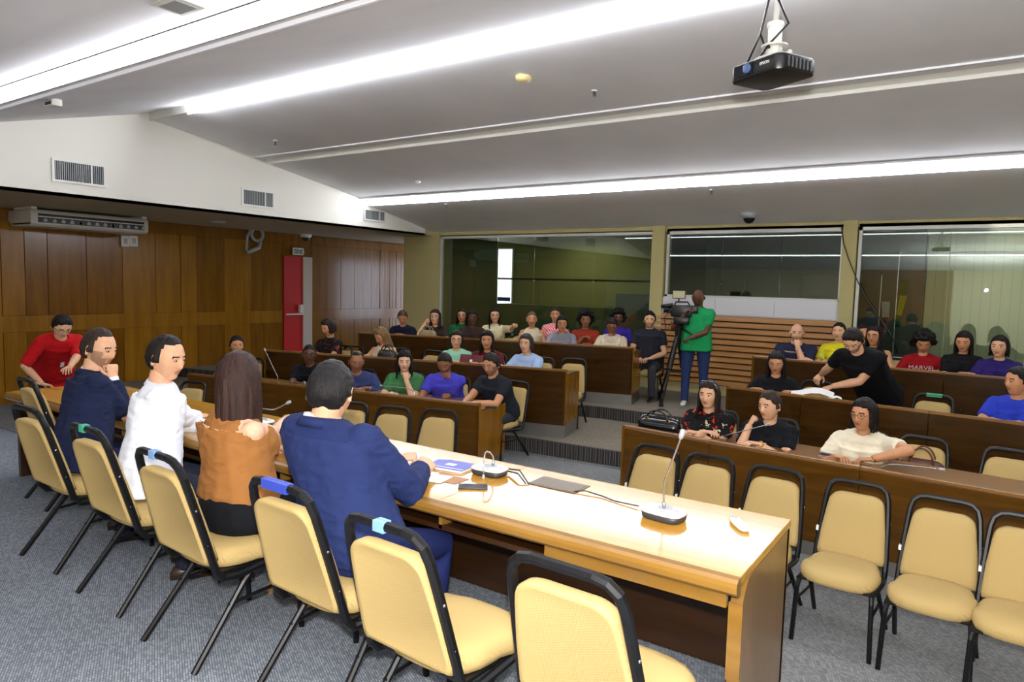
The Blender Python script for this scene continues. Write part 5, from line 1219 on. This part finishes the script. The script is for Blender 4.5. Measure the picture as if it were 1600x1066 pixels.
# ---------------------------------------------------------------- tripod and video camera
tp = atline(1040, 560, *Yl(10.45)); tz = .35
q = lambda px, py, y=10.45: atline(px, py, *Yl(y))
r = empty('video_camera_tripod', (q(1046, 560).x, 10.45, tz), label='black tripod standing on the aisle beside the cameraman', cat='tripod'); o0 = Vector(r.location)
ap = q(1060, 520)-o0
for (px, py, y) in ((1033, 636, 10.1), (1030, 628, 10.75), (1072, 612, 10.9)):
    f_ = q(px, py, y)-o0; f_.z = .03; m1 = ap.lerp(f_, .5)
    MB().tube([ap, m1], .032, 8, sq=True).tube([m1, f_], .017, 8).ell(m1, (.04, .04, .04)).tube([f_+Vector((0, 0, .1)), f_-Vector((0, 0, .028))], [.022, .04], 8).build('leg', m_dark, r, sm=False)
MB().tube([ap-Vector((0, 0, .06)), ap+Vector((0, 0, .09))], [.05, .065], 12).lathe([(.001, 0), (.07, 0), (.075, .03), (.05, .06), (.001, .07)], tuple(ap+Vector((0, 0, .08)))).build('head', m_dark, r)
MB().tube([ap+Vector((0, 0, .1)), ap+Vector((.25, -.05, -.02)), ap+Vector((.34, -.07, -.06))], .013, 8).build('pan_handle', m_dark, r, sm=True)
MB().tube([m1*.0+ap*.5+Vector((-.1, 0, -.05)), ap*.5+Vector((.12, .05, -.05))], .012, 6).build('spreader', m_dark, r)
cc = q(1064, 487); r = empty('video_camera', cc-Vector((0, 0, .1)), .25, label='black shoulder video camera with a small square light on top', cat='video camera')
MB().box(-.15, .17, -.07, .07, .02, .2).box(.12, .26, -.05, .05, .08, .2).build('body', m_dark, r, bevel=.015)
MB().tube([(-.15, 0, .12), (-.26, -.03, .13)], [.05, .06], 14).build('lens', m_dark, r); MB().tube([(-.3, -.05, .17), (-.12, -.05, .2)], .032, 12).build('microphone', m_dark, r, sm=True)
MB().tube([(-.1, 0, .2), (-.08, 0, .25), (.1, 0, .25), (.13, 0, .2)], .014, 8).build('handle', m_dark, r)
MB().box(-.14, .06, -.02, .02, .3, .43).tube([(-.04, 0, .25), (-.04, 0, .31)], .012, 8).build('light_housing', m_dark, r, bevel=.004)
MB().box(-.13, .05, -.026, -.02, .31, .42).build('light_panel', mat('led_panel', (176, 172, 130), .4), r)
MB().tube([(-.12, -.08, .15), (-.24, -.1, .0), (-.2, -.1, -.22), (-.12, -.08, -.05)], .008, 6).build('strap', m_dark, r, sm=True)
MB().box(-.1, .14, -.09, .06, -.1, .02).build('battery_bag', m_dark, r, bevel=.02)

# ---------------------------------------------------------------- things on the audience desks
def goose(p, pts, lb, base=True, r_=.0045):
    r = empty('gooseneck_microphone', p, label=lb, cat='microphone'); P = [Vector(x)-Vector(p) for x in pts]
    MB().lathe([(.001, 0), (.035, 0), (.032, .012), (.012, .016), (.001, .016)]).build('base', m_dgrey, r)
    MB().tube(spline([Vector((0, 0, .01))]+P), r_, 8).build('stem', m_silver, r, sm=True)
    d = (P[-1]-P[-2]).normalized(); MB().tube([P[-1], P[-1]+d*.01, P[-1]+d*.045], [r_, .012, .01], 10).build('head', m_grey, r, sm=True); return r
def on(row_, px, py, off): q = atline(px, py, *rowline(*row_, off)); return q
def ztop(row_): return {id(RL0): h0-.09, id(RL1): .18+h1-.09, id(RL2): .35+h1-.09, id(RR0): h0-.05, id(RR1): .18+h1-.1, id(RR2): .35+h1-.1}[id(row_)]
def rest(row_, px, py, off, dz=0.):
    q = on(row_, px, py, off); return Vector((q.x, q.y, ztop(row_)+.001+dz))
b = rest(RR0, 1132, 688, .2); goose(b, [on(RR0, 1134, 681, .2), on(RR0, 1160, 674, .2), on(RR0, 1194, 665, .2)], 'slim desk microphone leaning right in front of the woman in black')
b = rest(RR0, 1376, 735, .2); goose(b, [on(RR0, 1377, 731, .2), on(RR0, 1392, 726, .2), on(RR0, 1430, 729, .2), on(RR0, 1466, 733, .2)], 'desk microphone bent flat to the right near the brown bag handles')
b = rest(RL0, 648, 621, .15); goose(b, [on(RL0, 648, 616, .15), on(RL0, 643, 609, .15), on(RL0, 620, 605, .15), on(RL0, 598, 603, .15)], 'desk microphone bent flat to the left before the woman in green')
b = rest(RL0, 433, 597, .15); goose(b, [on(RL0, 434, 590, .15), on(RL0, 428, 577, .15), on(RL0, 415, 549, .15)], 'tall white desk microphone beside the clasped hands man')
b = rest(RL1, 521, 566, .2); goose(b, [on(RL1, 521, 560, .2), on(RL1, 520, 556, .2)], 'short desk microphone on the far section of the second left desk')
def sheet(row_, px, py, off, w_, d_, rz, lb, nm='paper_sheet', m=None, th=.002, cat='paper', bend=.0, dz=0.):
    p = rest(row_, px, py, off, dz); mb = MB(); n = 6; vs = []
    for i in range(n+1):
        for j in range(5): u_, v_ = i/n-.5, j/4-.5; vs.append((u_*w_, v_*d_, th+bend*(math.sin(u_*5+1)+1+math.cos(v_*4))*.5))
    vs += [(x, y, z-th) for x, y, z in vs]; N_ = (n+1)*5; fs = []
    for i in range(n):
        for j in range(4): a = i*5+j; fs.append((a, a+5, a+6, a+1)); fs.append((a+N_, a+1+N_, a+6+N_, a+5+N_))
    rim = [i*5 for i in range(n+1)]+[n*5+j for j in range(1, 5)]+[i*5+4 for i in range(n-1, -1, -1)]+[j for j in range(3, 0, -1)]
    for a, c in zip(rim, rim[1:]+rim[:1]): fs.append((a, a+N_, c+N_, c))
    mb.add(vs, fs); o = mb.build(nm, m or m_paper, None, label=lb, cat=cat); o.location = p; o.rotation_euler = (0, 0, rz); return o
sheet(RR0, 1095, 677, .16, .2, .12, -.1, 'white paper in front of the woman in the floral blouse', bend=.01)
sheet(RR0, 1182, 691, .16, .28, .16, -.1, 'open white paper under the hand of the woman in black', bend=.015)
sheet(RR0, 1222, 700, .14, .13, .09, .2, 'small blue and white printed card left of the gold bracelet arm', 'card', stripes('card_print', (236, 238, 244), (40, 70, 160), 30))
sheet(RR0, 1330, 716, .2, .24, .15, -.15, 'brown folder on the right front desk under the forearm', 'folder', mat('folder_dark', (96, 58, 36), .7), .008, 'folder')
o = sheet(RR1, 1270, 608, .2, .42, .26, .1, 'large white sheets spread by the bending man', bend=.06, dz=.08)
sheet(RR1, 1305, 613, .18, .12, .1, .3, 'small white paper by the bending man’s left hand', bend=.02, dz=.08)
sheet(RL0, 592, 613, .12, .14, .09, .2, 'small white card on the left front desk under the curved microphone')
sheet(RL0, 622, 616, .1, .2, .1, .2, 'white sheet in front of the woman in green')
sheet(RL0, 678, 620, .16, .28, .18, .3, 'white notepad under the writing man’s hand', 'notepad', th=.008, dz=.02)
sheet(RL0, 345, 583, .3, .3, .14, .2, 'white sheet on the far end of the left front desk')
sheet(RL1, 815, 571, .18, .26, .16, .2, 'white paper in front of the woman in light blue', bend=.01)
sheet(RL2, 800, 531, .2, .2, .14, .2, 'white paper at the empty place in the third left row')
sheet(RR2, 1518, 582, .22, .3, .18, 0, 'white papers before the woman in purple', bend=.01, dz=.02)
# phones on desks
def phone(row_, px, py, off, rz, lb, m=None, dz=0.):
    p = rest(row_, px, py, off, dz); r = empty('phone', p, rz, label=lb, cat='phone')
    MB().box(-.07, .07, -.035, .035, 0, .009).build('body', m or m_dark, r, bevel=.003); MB().box(-.066, .066, -.032, .032, .009, .0098).build('screen', mat('phone_glass', (26, 28, 28), .06, coat=.5), r); return r
phone(RL0, 768, 632, .3, .3, 'dark blue phone at the aisle end of the left front desk', mat('phone_blue', (30, 34, 90), .4))
phone(RR1, 1579, 653, .15, .1, 'grey phone before the woman in bright blue', m_grey, .04)
phone(RR0, 1296, 703, .3, -.1, 'dark blue phone next to the woman in the cream shirt', mat('phone_blue', (30, 34, 90), .4), .03)
# folder held upright
p = rest(RL1, 735, 562, .35); r = empty('folder', p, .2, label='dark red folder standing open before the woman in maroon', cat='folder')
MB().box(-.18, .0, -.004, .004, 0, .17, M=Matrix.Rotation(-.3, 4, 'X')).box(.004, .18, -.004, .004, 0, .17, M=Matrix.Rotation(-.35, 4, 'X')).build('cover', mat('folder_maroon', (92, 20, 24), .6), r, bevel=.002)
MB().box(-.02, .02, -.006, -.004, .06, .1, M=Matrix.Rotation(-.3, 4, 'X')).build('emblem', m_paper, r)
# bags
def bag(p, rz, L, W, H, m, lb, name='handbag', handles=1, rings=True):
    r = empty(name, p, rz, label=lb, cat='bag'); rr = []
    for z, k, kw in ((0, .92, .9), (.02*H, 1, 1), (.45*H, 1.02, 1.0), (.8*H, .97, .6), (.97*H, .93, .25), (H, .9, .12)):
        rr.append([Vector((L/2*k*math.copysign(abs(math.cos(a))**.5, math.cos(a)), W/2*kw*math.copysign(abs(math.sin(a))**.7, math.sin(a)), z*(1-.12*abs(math.cos(a))**3*(z > .5*H)))) for a in [2*PI*i/28 for i in range(28)]])
    MB().rings(rr).build('body', m, r, sm=True)
    for s in (-1, 1)[:handles+1]:
        MB().tube([(L*.26*math.cos(a), s*W*.28, H*.8+H*.6*math.sin(a)) for a in [PI*i/12 for i in range(13)]], .008, 8).build('handle', m, r, sm=True)
        if rings:
            for t in (-1, 1): MB().tube([(t*L*.26+.018*math.cos(a), s*W*.3, H*.78+.02*math.sin(a)) for a in [2*PI*i/10 for i in range(10)]], .0045, 6, closed=True).build('ring', m_gold, r, sm=True)
    return r
m_patent = mat('black_patent', (12, 13, 16), .14, coat=.5)
p = rest(RR0, 1030, 667, .22); bag(p, -.12, .44, .17, .15, m_patent, 'shiny black handbag with gold rings on the right front desk')
p = rest(RL1, 605, 566, .3); bag(p, .2, .3, .16, .17, mat('black_leather', (20, 20, 22), .35), 'black bag beside the blonde woman on the second left desk')
p = rest(RL2, 668, 524, .25); bag(p, .1, .36, .14, .17, mat('beige_canvas', (146, 132, 100), .8), 'beige handbag in front of the auburn haired woman')
p = rest(RR0, 1440, 735, .95); p.z = .5; bag(p, -.1, .36, .2, .26, mat('brown_leather', (84, 44, 26), .4), 'brown handled bag on the empty chair at the right front desk', rings=False)
# pens
def pen(a, b, m, lb): d = MB().tube([Vector(a), Vector(b)], .0045, 8).tube([Vector(b), Vector(b)+(Vector(b)-Vector(a)).normalized()*.012], [.0045, .001], 8).build('pen', m, None, label=lb, cat='pen'); return d
a = T(650, 722, .05); pen(a, a+Vector((.1, .03, -.03)), m_silver, 'silver pen in the near suited man’s fingers')
a = on(RR2, 1288, 562, .3); pen(a, on(RR2, 1282, 553, .3), m_white, 'white pen in the hand beside the yellow blouse')
# ---------------------------------------------------------------- empty chairs among the audience
G5 = 'empty chairs behind the audience desks'
def echair(row_, px, py, off, floor, lb, tagc=None, dr=0., wide=None):
    q = on(row_, px, py, off); u = Vector((row_[1][0]-row_[0][0], row_[1][1]-row_[0][1])); a = math.atan2(u.y, u.x)
    return chair(q.x, q.y, floor, a+PI+dr, lb, G5, tagc, wide)
echair(RL1, 535, 520, .75, .18, 'empty chair beside the curly haired woman near the red door')
echair(RL1, 657, 545, .8, .18, 'empty chair behind the woman in green at the second left desk', dr=-.2)
echair(RL1, 888, 560, .9, .18, 'empty chair at the aisle end of the second left desk')
echair(RL2, 790, 515, .85, .35, 'empty chair with a green tag in the third left row', m_tgreen)
echair(RL2, 806, 508, 1.4, .35, 'empty chair against the wide window behind the outstretched arm')
echair(RR0, 1432, 700, .75, 0, 'empty chair holding the brown bag beside the cream shirt woman')
echair(RR0, 1572, 735, .75, 0, 'empty chair at the right edge behind the right front desk')
echair(RR1, 1448, 625, .8, .18, 'empty chair with a wide green tag behind the second right desk', m_tgreen, wide='wide')
echair(RR1, 1262, 600, .85, .18, 'empty chair with a green tag under the spread sheets', m_tgreen)
echair(RR2, 1398, 560, .9, .35, 'empty chair between the bending man and the red T-shirt')
echair(RR2, 1475, 570, .55, .35, 'empty chair in front of the red T-shirt in the third right row')
echair(RR2, 1404, 548, 1.5, .35, 'empty chair under the right window beside the pillar cable')
